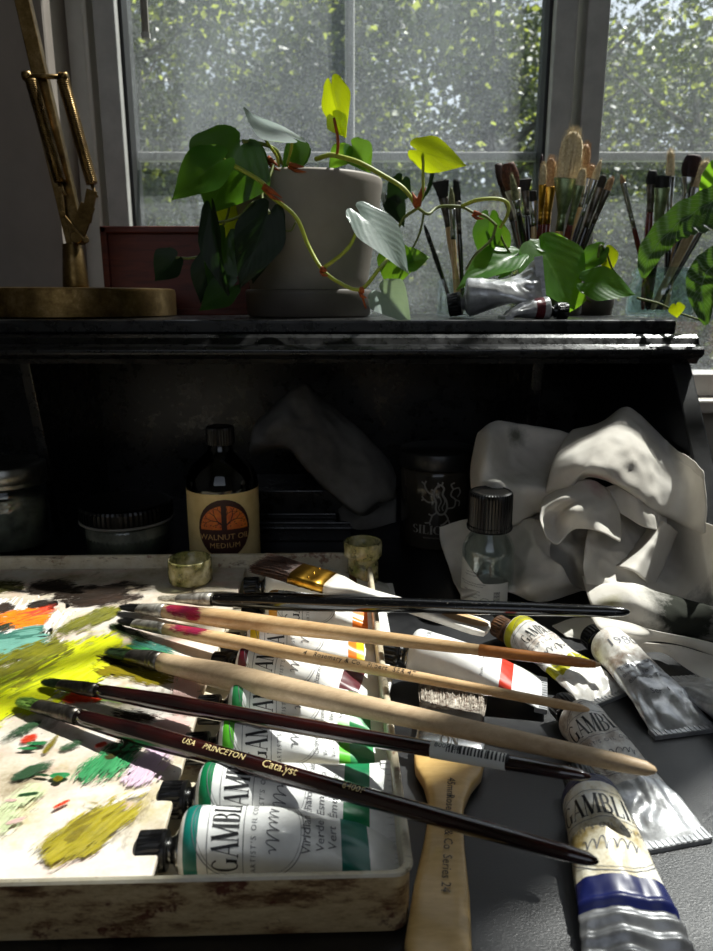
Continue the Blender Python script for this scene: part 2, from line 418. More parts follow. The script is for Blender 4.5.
def cr(P, n=12):                       # Catmull-Rom through points (any dim vectors)
    P = [np.array(tuple(p), float) for p in P]; out = []
    Q = [2 * P[0] - P[1]] + P + [2 * P[-1] - P[-2]]
    for i in range(len(P) - 1):
        a, b, c, d = Q[i:i + 4]
        for k in range(n):
            t = k / n; out.append(.5 * ((2 * b) + (-a + c) * t + (2 * a - 5 * b + 4 * c - d) * t * t + (-a + 3 * b - 3 * c + d) * t ** 3))
    out.append(P[-1]); return out
def crv(P, n=12): return [Vector(q) for q in cr(P, n)]
def ob_struct(name, mb, mat, **k):
    o = build(name, mb, mat, smooth=False, **k); o['kind'] = 'structure'; return o
# flat text
_tc = {}
def text2d(s, size=1., align='CENTER', spacing=1.):
    key = (s, align, spacing)
    if key not in _tc:
        cu = bpy.data.curves.new('t', 'FONT'); cu.body = s; cu.size = 1; cu.align_x = align; cu.align_y = 'BOTTOM_BASELINE'; cu.resolution_u = 2; cu.space_character = spacing
        o = bpy.data.objects.new('t', cu); COL.objects.link(o); bpy.context.view_layer.update()
        dg = bpy.context.evaluated_depsgraph_get(); me = bpy.data.meshes.new_from_object(o.evaluated_get(dg))
        _tc[key] = ([(v.co.x, v.co.y) for v in me.vertices], [list(p.vertices) for p in me.polygons])
        bpy.data.objects.remove(o); bpy.data.curves.remove(cu); bpy.data.meshes.remove(me)
    V, F = _tc[key]
    return [(x * size, y * size) for x, y in V], F
# serif lettering drawn stroke by stroke (unit cap height)
def serif(word, size=1.):
    V = []; F = []; x0 = 0
    def quad(a, b, c, d): o = len(V); V.extend([a, b, c, d]); F.append([o, o + 1, o + 2, o + 3])
    def bar(xa, ya, xb, yb, w):
        dx, dy = xb - xa, yb - ya; L = math.hypot(dx, dy); nx, ny = -dy / L * w / 2, dx / L * w / 2
        k = 4
        for i in range(k):
            p, q = i / k, (i + 1) / k
            quad((xa + dx * p + nx, ya + dy * p + ny), (xa + dx * q + nx, ya + dy * q + ny), (xa + dx * q - nx, ya + dy * q - ny), (xa + dx * p - nx, ya + dy * p - ny))
    def ser(x, y, w=.2): quad((x - w / 2, y - .02), (x + w / 2, y - .02), (x + w / 2, y + .02), (x - w / 2, y + .02))
    def arc(cx, cy, rx, ry, a0, a1, tk, tn):
        k = 14; pts = []
        for i in range(k + 1):
            a = a0 + (a1 - a0) * i / k; w = tn + (tk - tn) * abs(math.cos(a)) ** 1.2
            pts.append(((cx + (rx + w / 2) * math.cos(a), cy + (ry + tn / 2) * math.sin(a)), (cx + (rx - w / 2) * math.cos(a), cy + (ry - tn / 2) * math.sin(a))))
        for i in range(k): quad(pts[i][0], pts[i + 1][0], pts[i + 1][1], pts[i][1])
    T, t = .185, .05
    for ch in word:
        x = x0
        if ch == 'G': arc(x + .45, .5, .38, .47, .75, 2 * PI - .6, T, t); bar(x + .74, .04, x + .74, .42, T); ser(x + .74, .42, .3); w = .92
        elif ch == 'C': arc(x + .43, .5, .37, .47, .8, 2 * PI - .8, T, t); bar(x + .69, .66, x + .69, .95, t); w = .84
        elif ch == 'O': arc(x + .45, .5, .38, .47, 0, 2 * PI, T, t); w = .95
        elif ch == 'A': bar(x + .1, 0, x + .42, 1, t); bar(x + .42, 1, x + .76, 0, T); bar(x + .2, .34, x + .62, .34, t); ser(x + .1, .02, .24); ser(x + .76, .02, .28); w = .86
        elif ch == 'M': bar(x + .12, 0, x + .12, 1, t); bar(x + .14, 1, x + .48, .03, T); bar(x + .48, .03, x + .84, 1, t); bar(x + .86, 0, x + .86, 1, T); ser(x + .12, .02); ser(x + .86, .02, .3); ser(x + .1, .98); ser(x + .88, .98, .26); w = 1.02
        elif ch == 'B': bar(x + .16, 0, x + .16, 1, T); arc(x + .34, .745, .22, .235, -PI / 2, PI / 2, T, t); arc(x + .36, .26, .26, .25, -PI / 2, PI / 2, T, t); bar(x + .1, .98, x + .36, .98, t); bar(x + .1, .5, x + .36, .5, t); bar(x + .06, .02, x + .36, .02, t); w = .74
        elif ch == 'L': bar(x + .18, 0, x + .18, 1, T); ser(x + .18, .98, .3); bar(x + .06, .02, x + .62, .02, t); bar(x + .62, 0, x + .62, .24, t); w = .7
        elif ch == 'I': bar(x + .2, 0, x + .2, 1, T); ser(x + .2, .98, .32); ser(x + .2, .02, .32); w = .42
        elif ch == 'N': bar(x + .14, 0, x + .14, 1, t); bar(x + .14, 1, x + .74, 0, T); bar(x + .76, 0, x + .76, 1, t); ser(x + .14, .02); ser(x + .12, .98); ser(x + .76, .98); w = .92
        elif ch == 'S': arc(x + .32, .74, .2, .22, .5, PI * 1.5, T, t); arc(x + .32, .26, .22, .24, -PI + .4, PI / 2, T, t); w = .64
        else: w = .4
        x0 += w + .02
    V = [((a - x0 / 2) * size * .58, b * size) for a, b in V]
    return V, F
def ribbon2d(pts, w):
    V = []; F = []
    for i, p in enumerate(pts):
        a = pts[max(i - 1, 0)]; b = pts[min(i + 1, len(pts) - 1)]; dx, dy = b[0] - a[0], b[1] - a[1]; L = math.hypot(dx, dy) or 1
        V += [(p[0] - dy / L * w / 2, p[1] + dx / L * w / 2), (p[0] + dy / L * w / 2, p[1] - dx / L * w / 2)]
        if i: F.append([2 * i - 2, 2 * i, 2 * i + 1, 2 * i - 1])
    return V, F
def arc2d(cx, cy, r, a0, a1, w, k=40, ry=None):
    return ribbon2d([(cx + r * math.cos(a0 + (a1 - a0) * i / k), cy + (ry or r) * math.sin(a0 + (a1 - a0) * i / k)) for i in range(k + 1)], w)
def disc2d(cx, cy, rx, ry, k=28, n=4):
    V = [(cx, cy)]; F = []
    for j in range(1, n + 1):
        for i in range(k): a = 2 * PI * i / k; V.append((cx + rx * j / n * math.cos(a), cy + ry * j / n * math.sin(a)))
    for i in range(k):
        F.append([0, 1 + i, 1 + (i + 1) % k])
        for j in range(1, n): a = 1 + (j - 1) * k; F.append([a + i, a + k + i, a + k + (i + 1) % k, a + (i + 1) % k])
    return V, F
def squiggle(w, h, seed, k=60, loops=6):
    r = random.Random(seed); pts = []
    am = [r.uniform(.5, 1.2) for _ in range(loops + 1)]
    for i in range(k + 1):
        t = i / k; a = t * loops * 2 * PI; m_ = am[min(int(t * loops), loops)]
        pts.append(((t - .5) * w + .03 * w * math.sin(a), h * .5 * m_ * math.sin(a + .7)))
    return pts
def place2d(mb, VF, F3, m=0):          # map flat (x,y) through surface function
    V, F = VF; mb.add([F3(x, y) for x, y in V], F, m)
# ================================================================ the room
YW = .95
ST = .219            # top of the desk's upper shelf
m = MB(); m.box((-1.5, -1.6, -.76), (1.8, 1.02, -.74)); ob_struct('floor', m, 'floor')
m = MB(); m.box((-1.5, -1.6, 2.5), (1.8, 1.02, 2.53)); ob_struct('ceiling', m, 'wall')
m = MB(); m.box((-1.55, -1.6, -.76), (-1.5, 1.02, 2.53)); ob_struct('wall_left', m, 'wall')
m = MB(); m.box((1.8, -1.6, -.76), (1.85, 1.02, 2.53)); ob_struct('wall_right', m, 'wall')
m = MB(); m.box((-1.5, -1.65, -.76), (1.8, -1.6, .5)); m.box((-1.5, -1.65, 2.1), (1.8, -1.6, 2.53)); m.box((-1.5, -1.65, .5), (-.8, -1.6, 2.1)); m.box((.7, -1.65, .5), (1.8, -1.6, 2.1)); ob_struct('wall_rear', m, 'wall')  # rear opening added to let sky light in as fill
m = MB(); m.box((-1.5, .955, -.74), (-.315, 1.02, 2.5)); m.box((-.315, .955, -.74), (1.55, 1.02, .11)); m.box((-.315, .955, 2.38), (1.55, 1.02, 2.5)); m.box((1.55, .955, -.74), (1.8, 1.02, 2.5))
ob_struct('wall_front', m, 'wall')
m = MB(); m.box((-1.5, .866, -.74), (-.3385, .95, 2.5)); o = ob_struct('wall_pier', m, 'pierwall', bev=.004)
# painted window casing at the left, then the vinyl frames
m = MB(); m.box((-.372, .935, .11), (-.315, .955, 2.38)); m.box((-.318, .926, .11), (-.312, .96, 2.38)); ob_struct('trim_1', m, 'trim', bev=.002)
m = MB(); m.box((-.33, .90, .095), (1.6, .96, .112)); ob_struct('trim_2', m, 'trim', bev=.003)
def window(n_, x0, x1, mun):
    m = MB(); zf0, zf1 = .112, 2.38
    fw = .026
    m.box((x0, .93, zf0), (x0 + fw, .99, zf1)); m.box((x1 - fw, .93, zf0), (x1, .99, zf1))
    m.box((x0, .93, zf0), (x1, .99, zf0 + .03)); m.box((x0, .93, zf1 - .03), (x1, .99, zf1))
    fr = ob_struct('window_%d' % n_, m, 'vinyl', bev=.002)
    m = MB(); a, b = x0 + fw, x1 - fw
    for (p, q) in (((a, .945, zf0 + .03), (a + .004, .985, zf1 - .03)), ((b - .004, .945, zf0 + .03), (b, .985, zf1 - .03))): m.box(p, q)
    g = build('gasket', m, 'gasket', fr, smooth=False)
    m = MB()
    for xm in mun: m.tube([(xm, .978, zf0 + .03), (xm, .978, zf1 - .03)], .0062, 8)
    zr = W(300, 157, .978).z
    m.box((a, .973, zr - .0055), (b, .984, zr + .0055))
    for zz in (zr + .48, zr + .96, zr + 1.44): m.box((a, .973, zz - .0055), (b, .984, zz + .0055))
    build('muntin', m, 'vinyl', fr, smooth=False, bev=.002)
    m = MB(); m.box((a, .966, zf0 + .02), (b, .969, zf1 - .02)); build('pane', m, 'pane', fr, smooth=False)
    return fr
window(1, -.306, .257, [-.008])
window(2, .268, 1.0, [.62])
window(3, 1.005, 1.55, [])
# a hanging blind wand seen at the top of the left window
t = empty('blind_wand', W(145, 37, .92), 'thin clear hexagonal blind wand hanging down in front of the window pane', 'blind wand')
m = MB(); a = W(146, 37, .92); m.tube([a, a + Vector((0, 0, .5))], .0045, 6); build('rod', m, 'print_grey', t, smooth=False)
m = MB(); m.tube([a + Vector((0, 0, -.002)), a + Vector((0, 0, .004))], .0055, 6); build('end_cap', m, 'vinyl', t, smooth=False)

# ---------------------------------------------------------------- outside
m = MB(); m.add([(-40, 1.1, -1.6), (60, 1.1, -1.6), (60, 70, -1.6), (-40, 70, -1.6)], [(0, 1, 2, 3)]); ob_struct('lawn', m, 'grass')
def treeleaf(name, c, tr, k):
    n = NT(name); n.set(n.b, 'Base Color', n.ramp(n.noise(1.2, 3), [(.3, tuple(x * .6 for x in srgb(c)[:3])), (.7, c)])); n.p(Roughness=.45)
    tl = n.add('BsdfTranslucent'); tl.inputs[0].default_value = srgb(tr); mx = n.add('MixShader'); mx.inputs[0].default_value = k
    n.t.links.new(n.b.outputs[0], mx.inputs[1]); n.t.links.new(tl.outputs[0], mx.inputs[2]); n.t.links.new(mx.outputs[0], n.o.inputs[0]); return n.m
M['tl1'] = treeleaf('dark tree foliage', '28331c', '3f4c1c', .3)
M['tl2'] = treeleaf('tree foliage painted sunlit', '70803c', 'b4c050', .5)  # lit copy of the foliage, sunlit highlights put into the leaf colour
def crown_mesh(seed, n_, rx, rz, ls):
    r = random.Random(seed); m = MB()
    cl = [(Vector((r.gauss(0, .5) * rx, r.gauss(0, .5) * rx, r.uniform(-.9, 1) * rz)), r.uniform(.25, .5) * rx) for _ in range(34)]
    for i in range(n_):
        c, cr_ = r.choice(cl)
        p = c + Vector((r.gauss(0, .5), r.gauss(0, .5), r.gauss(0, .4))) * cr_
        a = Vector((r.gauss(0, 1), r.gauss(0, 1), r.gauss(0, .6))).normalized(); b = a.cross(Vector((r.gauss(0, 1), r.gauss(0, 1), r.gauss(0, 1)))).normalized()
        L = ls * r.uniform(.7, 1.4); w = L * .32
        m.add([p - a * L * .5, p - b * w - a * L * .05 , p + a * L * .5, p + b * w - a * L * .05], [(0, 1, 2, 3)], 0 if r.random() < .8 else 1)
    return m
CR = [None] * 3
def tree(x, y, zc, s, kind, label, group):
    base = Vector((x, y, -1.6)); t = empty(['tall_tree', 'bushy_tree', 'young_tree'][kind], base, label, 'tree', group)
    if CR[kind] is None:
        mb = crown_mesh(30 + kind, 24000, 1.3, 1.6, .064); mb.v = [v + base for v in mb.v]
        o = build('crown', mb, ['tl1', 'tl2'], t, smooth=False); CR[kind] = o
    else:
        o = CR[kind].copy(); COL.objects.link(o); o.parent = t
    o.location = (0, 0, zc + 1.6); o.scale = (s, s, s); o.rotation_euler.z = rnd.uniform(0, 6)
    m = MB(); top = zc + .9 * s
    P = crv([base, base + Vector((.05, 0, (top + 1.6) * .5)), Vector((x - .08, y, top))], 6)
    m.tube(P, [.13 * s * (1 - .75 * i / (len(P) - 1)) for i in range(len(P))], 9)
    build('trunk', m, 'bark', t)
    m = MB(); r = random.Random(int(x * 10 + y))
    for i in range(7):
        z0 = zc - s * .9 + i * .25 * s; a = r.uniform(0, 6.28); L = r.uniform(.7, 1.3) * s
        q = Vector((x, y, z0)); d = Vector((math.cos(a), math.sin(a), .55)) * L
        m.tube([q, q + d * .5 + Vector((0, 0, -.04)), q + d], [.035 * s, .022 * s, .008 * s], 6)
    build('branch', m, 'bark', t)
G1, G2 = 'trees in the garden beyond the window', 'trees in the garden beyond the window'
TREES = [(-1.55, 5.2, 1.25, .8, 0, 'dark backlit tree beyond the left end of the window, behind the brass lamp'),
         (-.35, 6.2, 1.3, .9, 1, 'leafy tree beyond the left window, above the heart-leaf plant'),
         (1.0, 5.6, 1.15, .85, 2, 'tree beyond the left window between the glazing bar and the mullion'),
         (2.6, 5.8, .95, .8, 0, 'sunny green tree beyond the right window, above the right brush jar'),
         (4.6, 7.2, 1.2, 1., 1, 'tree beyond the far right edge of the right window'),
         (-2.6, 9.5, 1.9, 1.6, 2, 'large distant tree behind the dark tree at the left'),
         (.2, 10.5, 1.6, 1.5, 0, 'large distant tree behind the two middle trees'),
         (3.2, 10.5, 1.3, 1.45, 1, 'large distant tree behind the sunny tree at the right'),
         (6.3, 12, 1.5, 1.6, 2, 'farthest large tree beyond the right window')]
for a in TREES: tree(*a[:5], a[5], G1)
for i, (x, y, s) in enumerate([(-2.2, 6.6, .9), (-.7, 7.2, .95), (1.3, 7.4, .95), (3.1, 7.2, .95), (4.9, 7.8, .95)]):
    base = Vector((x, y, -1.6)); t = empty('garden_shrub', base, ['low shrub beyond the window at the foot of the leftmost trees', 'low shrub beyond the window under the second tree from the left', 'low shrub beyond the window directly behind the middle brush jar', 'low shrub beyond the right window behind the teal brush jar', 'low shrub beyond the window at its far right end'][i], 'shrub', 'shrubs under the garden trees')
    o = CR[i % 3].copy(); COL.objects.link(o); o.parent = t; o.location = (0, 0, 1.25); o.scale = (s, s, s * .9); o.rotation_euler.z = i * 1.3
    m = MB(); m.tube([base, base + Vector((0, 0, 1.2))], .05, 7); build('stem', m, 'bark', t)

# ================================================================ the desk
t = empty('writing_desk', (-.17, .45, -.74), 'black lacquered writing desk with a cubby hutch and a flat top shelf', 'desk')
XL, XR = -.62, .277
m = MB(); m.box((XL, .10, -.022), (XR, .86, 0)); build('desktop', m, 'black', t, smooth=False, bev=.002)
m = MB(); m.box((XL + .02, .14, -.74), (XL + .05, .84, -.022)); m.box((XR - .05, .14, -.74), (XR - .02, .84, -.022)); m.box((XL + .05, .80, -.7), (XR - .05, .82, -.022)); m.box((XL + .05, .15, -.12), (XR - .05, .17, -.022))
build('base_cabinet', m, 'lacquer', t, smooth=False, bev=.002)
def side(x0, x1):
    m = MB(); P = [(.45, 0), (.455, .006), (.596, .184), (.84, .184), (.84, 0)]
    R = [[Vector((x, y, z)) for y, z in P] for x in (x0, x1)]
    m.rings(R); return m
build('side_panel', side(XR - .016, XR), 'black', t, smooth=False, bev=.0015)
build('side_panel', side(XL, XL + .016), 'black', t, smooth=False, bev=.0015)
m = MB(); m.box((XL, .84, 0), (XR, .852, .2)); build('back_panel', m, 'lacquer', t, smooth=False)
m = MB(); m.box((XL - .01, .605, ST - .012), (.266, .862, ST)); build('top_shelf', m, 'lacquer', t, smooth=False, bev=.0025)
m = MB(); prof = [(.615, .2075), (.600, .2075), (.596, .205), (.592, .200), (.586, .1985), (.583, .196), (.583, .1925), (.586, .190), (.591, .188), (.594, .184), (.60, .184), (.615, .184)]
m.rings([[Vector((x, y, z)) for y, z in prof] for x in (XL - .012, .281)]); m.box((XL, .615, .184), (XR, .86, .2070))
build('moulding', m, 'lacquer', t, smooth=False, bev=.0008)
for ux in (531, 38):
    x = W(ux, 410, .68).x
    m = MB(); m.rings([[Vector((xx, y, z)) for y, z in ((.70, 0), (.66, .184), (.84, .184), (.84, 0))] for xx in (x - .005, x + .005)])
    build('divider', m, 'lacquer', t, smooth=False, bev=.001)

# ================================================================ on the shelf: lamp
YL = .73
c = W(76, 300, YL); c.z = ST
t = empty('desk_lamp', c, 'aged brass spring-arm desk lamp with a thick round base on the black shelf', 'lamp')
m = MB(); m.lathe(c, [(.0945, 0), (.0965, .0015), (.0965, .0235), (.0955, .0262), (.092, .027), (.02, .027), (.0, .0271)], 96, c1=False); sharp(build('base', m, 'brass', t), 50)
px = W(76, 287, YL); z1 = W(76, 245, YL).z
m = MB(); m.lathe((px.x, YL, 0), [(.0125, ST + .0268), (.0122, ST + .03), (.0092, z1), (.0085, z1 + .001), (0, z1 + .001)], 32, c1=False); build('socket', m, 'brass', t)
def bar(mb, a, b, w, d):        # flat bar of width w (picture-parallel) and depth d
    a = Vector(a); b = Vector(b); X = (b - a) / 2; Z = X.cross(Vector((0, 1, 0))).normalized() * w / 2
    mb.obox((a + b) / 2, X, Z, Vector((0, d / 2, 0)))
m = MB(); a = W(79, 240, YL); b = W(23, 0, YL); e = a + (b - a) * 2.2
bar(m, a, e, .0135, .009); m.tube([W(79, 238, YL) + Vector((0, -.009, 0)), W(79, 238, YL) + Vector((0, .009, 0))], .006, 14)
build('lower_arm', m, 'brass', t, smooth=False, bev=.001)
m = MB(); q = W(60, 188, YL + .012); bar(m, W(70, 244, YL + .01), W(30, 78, YL + .012), .006, .004); bar(m, q, q + (W(20, 20, YL + .012) - q) * .3, .005, .004)
build('parallel_arm', m, 'brass', t, smooth=False)
for (p, q_, yo) in (((31, 80), (60, 182), -.012), ((63, 80), (92, 184), -.006)):
    m = MB(); A = W(*p, YL + yo); B = W(*q_, YL + yo); n_ = 150; P = []
    m.tube([A, B], .0052, 14)
    u_ = (B - A).normalized(); s1 = u_.cross(Vector((0, 1, 0))).normalized(); s2 = Vector((0, 1, 0))
    for i in range(n_ * 2): a_ = i * PI / 3.0; P.append(A + (B - A) * i / (n_ * 2) + .0056 * (math.cos(a_) * s1 + math.sin(a_) * s2))
    m.tube(P, .0007, 4)
    m.tube([B, B + u_ * .008, B + u_ * .012 + Vector((.002, 0, 0))], [.002, .0015, .0012], 6); m.tube([A - u_ * .006, A], .0018, 6)
    build('spring', m, 'brass', t)
m = MB(); A = W(27, 76, YL - .012); B = W(64, 77, YL - .006); m.tube([A, B], .0022, 8)
for Q in (A, B): m.tube([Q + Vector((-.0035, 0, 0)), Q + Vector((.0035, 0, 0))], .0042, 12)
build('cross_pin', m, 'brass', t)
m = MB(); bar(m, W(92, 190, YL - .006), W(86, 222, YL - .004), .010, .003); bar(m, W(88, 205, YL - .005), W(76, 240, YL - .004), .014, .003); bar(m, W(61, 188, YL - .01), W(64, 216, YL - .01), .003, .003); bar(m, W(64, 216, YL - .01), W(84, 240, YL - .008), .003, .003)
for pp in ((62, 214), (86, 240), (60, 190)): m.tube([W(*pp, YL - .014), W(*pp, YL - .004)], .003, 10)
build('bracket', m, 'brass', t, smooth=False, bev=.0005)

# ---------------------------------------------------------------- reddish wooden box
a = W(99, 226, .80); b = W(250, 226, .80)
t = empty('wooden_box', ((a.x + b.x) / 2, .81, ST), 'reddish brown wooden box standing upright behind the brass lamp base', 'box')
m = MB(); z1 = a.z; w_ = .007
m.box((a.x, .80, ST), (a.x + w_, .835, z1)); m.box((b.x - w_, .80, ST), (b.x, .835, z1)); m.box((a.x, .80, z1 - w_), (b.x, .835, z1)); m.box((a.x, .80, ST), (b.x, .835, ST + w_))
build('frame', m, 'redwood', t, smooth=False, bev=.0012)
m = MB(); m.box((a.x + w_, .806, ST + w_), (b.x - w_, .810, z1 - w_)); build('panel', m, 'redwood', t, smooth=False)

# ---------------------------------------------------------------- potted plant
YP = .725
def px_x(u, Y, v=240): return W(u, v, Y).x
pc = Vector((px_x(308, YP), YP, ST))
t = empty('potted_plant', pc, 'trailing heart-leaf plant in a matte taupe ceramic pot on a saucer on the shelf', 'potted plant')
PLANT = t
def zz(v, Y): return W(300, v, Y).z
rim = .0715; zt = zz(167, YP - .07); zs = zz(290, YP - .06)
m = MB(); m.lathe((pc.x, pc.y, 0), [(.0, zs - .004), (.054, zs - .004), (.0565, zs), (.0585, zs + .012), (.063, zs + .04), (.0685, zt - .03), (.0712, zt - .008), (.0716, zt - .002), (.0705, zt), (.0685, zt - .001), (.067, zt - .006), (.064, zt - .02), (.062, zt - .022)], 80, c0=False, c1=False)
build('pot', m, 'pot', t)
m = MB(); m.lathe((pc.x, pc.y, 0), [(0, ST), (.057, ST), (.060, ST + .002), (.0615, zs - .004), (.0615, zs), (.060, zs + .001), (.057, zs - .001), (.056, zs - .003), (0, zs - .003)], 80, c0=False, c1=False)
build('saucer', m, 'saucer', t)
m = MB(); m.lathe((pc.x, pc.y, 0), [(.0635, zt - .019), (.03, zt - .016), (0, zt - .014)], 40, c0=False, c1=False); build('soil', m, 'soil', t)
def leaf(base, tip, up, wr, mat, parent, fold=.25, curl=.15, cup=0., name='leaf', label=None, lobes=True, nu=22, nv=12):
    base = Vector(base); tip = Vector(tip); ax = tip - base; L = ax.length; X = ax.normalized()
    N = Vector(up); N = (N - X * N.dot(X)).normalized(); S = N.cross(X)
    def F(i, j):
        s = i; tt = (j - .5) * 2; b_ = abs(tt)
        if lobes: wdt = wr * L * .5 * (.80 + .26 * math.sin(PI / 2 * s / .28) if s < .28 else 1.06 * (1 - ((s - .28) / .72) ** 1.5) ** 1.12 if s < .999 else 0)
        else: wdt = wr * L * .5 * math.sin(PI * min(s * .96 + .02, 1)) ** .8
        wdt = max(wdt, .0003)
        y = wdt * tt
        xo = s * L - (.17 * L * max(math.sin(PI * min(b_, 1) ** .7), 0) ** .55 * (1 - s) ** 2.5 - .05 * L * b_ ** 3 * (1 - s) ** 4 if lobes else 0)
        z = fold * abs(y) - curl * L * (s - .25) ** 2 * 1.6 + cup * y * y / L * 3
        z += .012 * L * math.sin(9 * s + 3 * tt)
        return base + X * xo + S * y + N * z
    mb = MB(); mb.grid(F, nu, nv)
    return build(name, mb, mat, parent, label=label)
def L(base, tip, up, wr, mat, Y=(.66, .66), parent=None, **k):
    Y = Y if isinstance(Y, tuple) else (Y, Y)
    return leaf(W(*base, Y[0]), W(*tip, Y[1]), up, wr, mat, parent or PLANT, **k)
def vine(pts, r, mat, parent=None, name='stem', n_=8, label=None):
    P = crv([W(u, v, Y) for u, v, Y in pts], n_); m = MB()
    rr = r if hasattr(r, '__len__') else (r, r * .85)
    m.tube(P, [rr[0] + (rr[1] - rr[0]) * i / (len(P) - 1) for i in range(len(P))], 8); return build(name, m, mat, parent or PLANT, label=label)
TV = (.0, -1, .25)
L((240, 146), (207, 214), (.3, -1, .3), 1.1, 'leaf', (.645, .64), curl=.1)
L((234, 140), (190, 150), (.1, -.8, 1), .95, 'leaf_mid', (.665, .66))
L((222, 160), (169, 196), (-.1, -1, .55), .86, 'leaf_mid', (.625, .62), fold=.15, curl=.12)
L((333, 116), (346, 137), (-.2, -1, .1), .9, 'leaf_lime', .66, fold=.1)
L((331, 84), (341, 136), (-.5, -1, -.1), .62, 'leaf_lime', (.665, .655), fold=-.4, cup=.2)
L((292, 138), (243, 114), (.1, -.45, 1), .62, 'leaf_sheen', (.63, .66), fold=-.15, curl=-.1)
L((296, 142), (303, 168), (.2, -1, .2), .9, 'leaf_mid', .70)
L((304, 148), (281, 168), (.3, -1, .4), .9, 'leaf', .71)
L((352, 146), (371, 172), (.2, -1, .2), 1.0, 'leaf_mid', .70, curl=.1)
L((347, 150), (328, 168), (.3, -.8, .5), .9, 'leaf_mid', .70)
L((242, 162), (272, 162), (0, -.9, .9), .75, 'leaf_mid', .66)
L((417, 150), (466, 166), (.0, -1, -.35), .62, 'leaf_lime', (.64, .63), fold=.06, curl=.05)
L((361, 214), (413, 268), (-.15, -.55, .9), .62, 'leaf_sheen', (.60, .585), fold=.1, curl=.15)
L((397, 250), (391, 291), (.4, -1, 0), 1.0, 'leaf_mid', .64, fold=.1)
L((404, 262), (430, 256), (.2, -1, .3), .9, 'leaf_mid', .645)
L((381, 292), (409, 319), (-.3, -.8, .5), .9, 'leaf_sheen', (.63, .61), fold=.5, curl=.3)
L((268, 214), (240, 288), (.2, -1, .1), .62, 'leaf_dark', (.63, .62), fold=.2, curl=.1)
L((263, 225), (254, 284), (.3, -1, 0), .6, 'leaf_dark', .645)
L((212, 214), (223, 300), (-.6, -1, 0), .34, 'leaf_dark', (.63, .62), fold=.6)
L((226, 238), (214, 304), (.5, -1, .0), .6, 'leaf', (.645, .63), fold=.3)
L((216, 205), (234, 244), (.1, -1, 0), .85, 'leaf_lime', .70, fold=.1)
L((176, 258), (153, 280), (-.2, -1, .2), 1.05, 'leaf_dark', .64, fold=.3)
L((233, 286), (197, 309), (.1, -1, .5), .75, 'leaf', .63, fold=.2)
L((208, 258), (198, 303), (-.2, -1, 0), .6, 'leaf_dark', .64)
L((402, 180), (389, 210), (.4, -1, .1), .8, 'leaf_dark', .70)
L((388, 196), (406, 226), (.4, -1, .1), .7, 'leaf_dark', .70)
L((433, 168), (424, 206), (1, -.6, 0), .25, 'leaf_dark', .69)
vine([(222, 159, .628), (249, 174, .63), (264, 184, .63), (267, 193, .63), (295, 216, .62), (308, 245, .62), (322, 269, .61), (340, 283, .6), (361, 289, .6), (380, 268, .61), (396, 249, .64)], .0018, 'stem_lime')
vine([(270, 214, .63), (262, 196, .64), (270, 176, .65), (275, 160, .66)], .0013, 'stem')
vine([(322, 269, .61), (341, 255, .6), (352, 242, .6), (361, 216, .6)], .0017, 'stem_lime')
vine([(316, 159, .70), (330, 155, .68), (341, 157, .665), (360, 163, .655), (384, 176, .65), (404, 189, .645), (418, 208, .645)], .0022, 'stem_lime')
vine([(337, 156, .67), (338, 140, .66), (334, 118, .66)], .0014, 'sheath')
vine([(418, 208, .645), (423, 192, .64), (423, 172, .64), (424, 152, .64)], .0014, 'stem_lime')
vine([(242, 141, .645), (262, 144, .65), (276, 150, .66), (282, 164, .68)], .0017, 'stem')
vine([(262, 123, .66), (266, 140, .65), (276, 155, .66), (279, 166, .68)], .0015, 'stem_lime')
vine([(292, 138, .64), (291, 150, .66), (287, 164, .68)], .0013, 'stem_lime')
vine([(204, 222, .66), (222, 222, .65), (240, 216, .65), (250, 204, .65), (265, 198, .66)], .0013, 'stem')
vine([(176, 258, .64), (192, 258, .64), (205, 254, .65), (214, 240, .66), (226, 220, .66), (232, 200, .67), (248, 172, .68)], .0012, 'stem')
vine([(277, 228, .64), (290, 231, .64), (296, 222, .64)], .0009, 'stem')
vine([(418, 208, .645), (404, 218, .65), (396, 232, .65), (384, 246, .64)], .0014, 'stem')
vine([(418, 208, .645), (428, 214, .65), (436, 208, .66), (446, 206, .66), (462, 207, .66), (474, 213, .66), (485, 216, .66), (497, 226, .66)], .0014, 'stem')
vine([(462, 206, .66), (478, 200, .65), (498, 199, .65), (508, 204, .65), (507, 216, .65), (500, 228, .655)], .0017, 'stem_lime')
vine([(424, 212, .65), (420, 232, .65), (411, 252, .65)], .001, 'stem')
vine([(496, 226, .66), (491, 240, .66), (475, 255, .66), (466, 270, .665)], .0013, 'stem')
vine([(361, 289, .6), (364, 302, .6), (366, 308, .605)], .001, 'sheath')
def sheath(u, v, Y, du, dv, parent=None):
    m = MB(); A = W(u, v, Y); B = W(u + du, v + dv, Y - .004)
    m.tube([A, A.lerp(B, .4), B], [.0026, .0022, .0004], 6); A2 = W(u - 2, v + 2, Y); m.tube([A2, A2.lerp(B, .5) + Vector((0, 0, -.003)), B + Vector((.002, 0, -.004))], [.001, .0016, .0003], 5)
    build('sheath', m, 'sheath', parent or PLANT)
for a in ((264, 186, .628, 18, 12), (268, 158, .66, 10, 8), (290, 165, .655, 14, 2), (418, 206, .643, 6, -24), (418, 206, .643, -6, -14), (474, 213, .655, 8, 1), (322, 269, .608, 5, 2), (361, 289, .6, 3, 4)): sheath(*a)
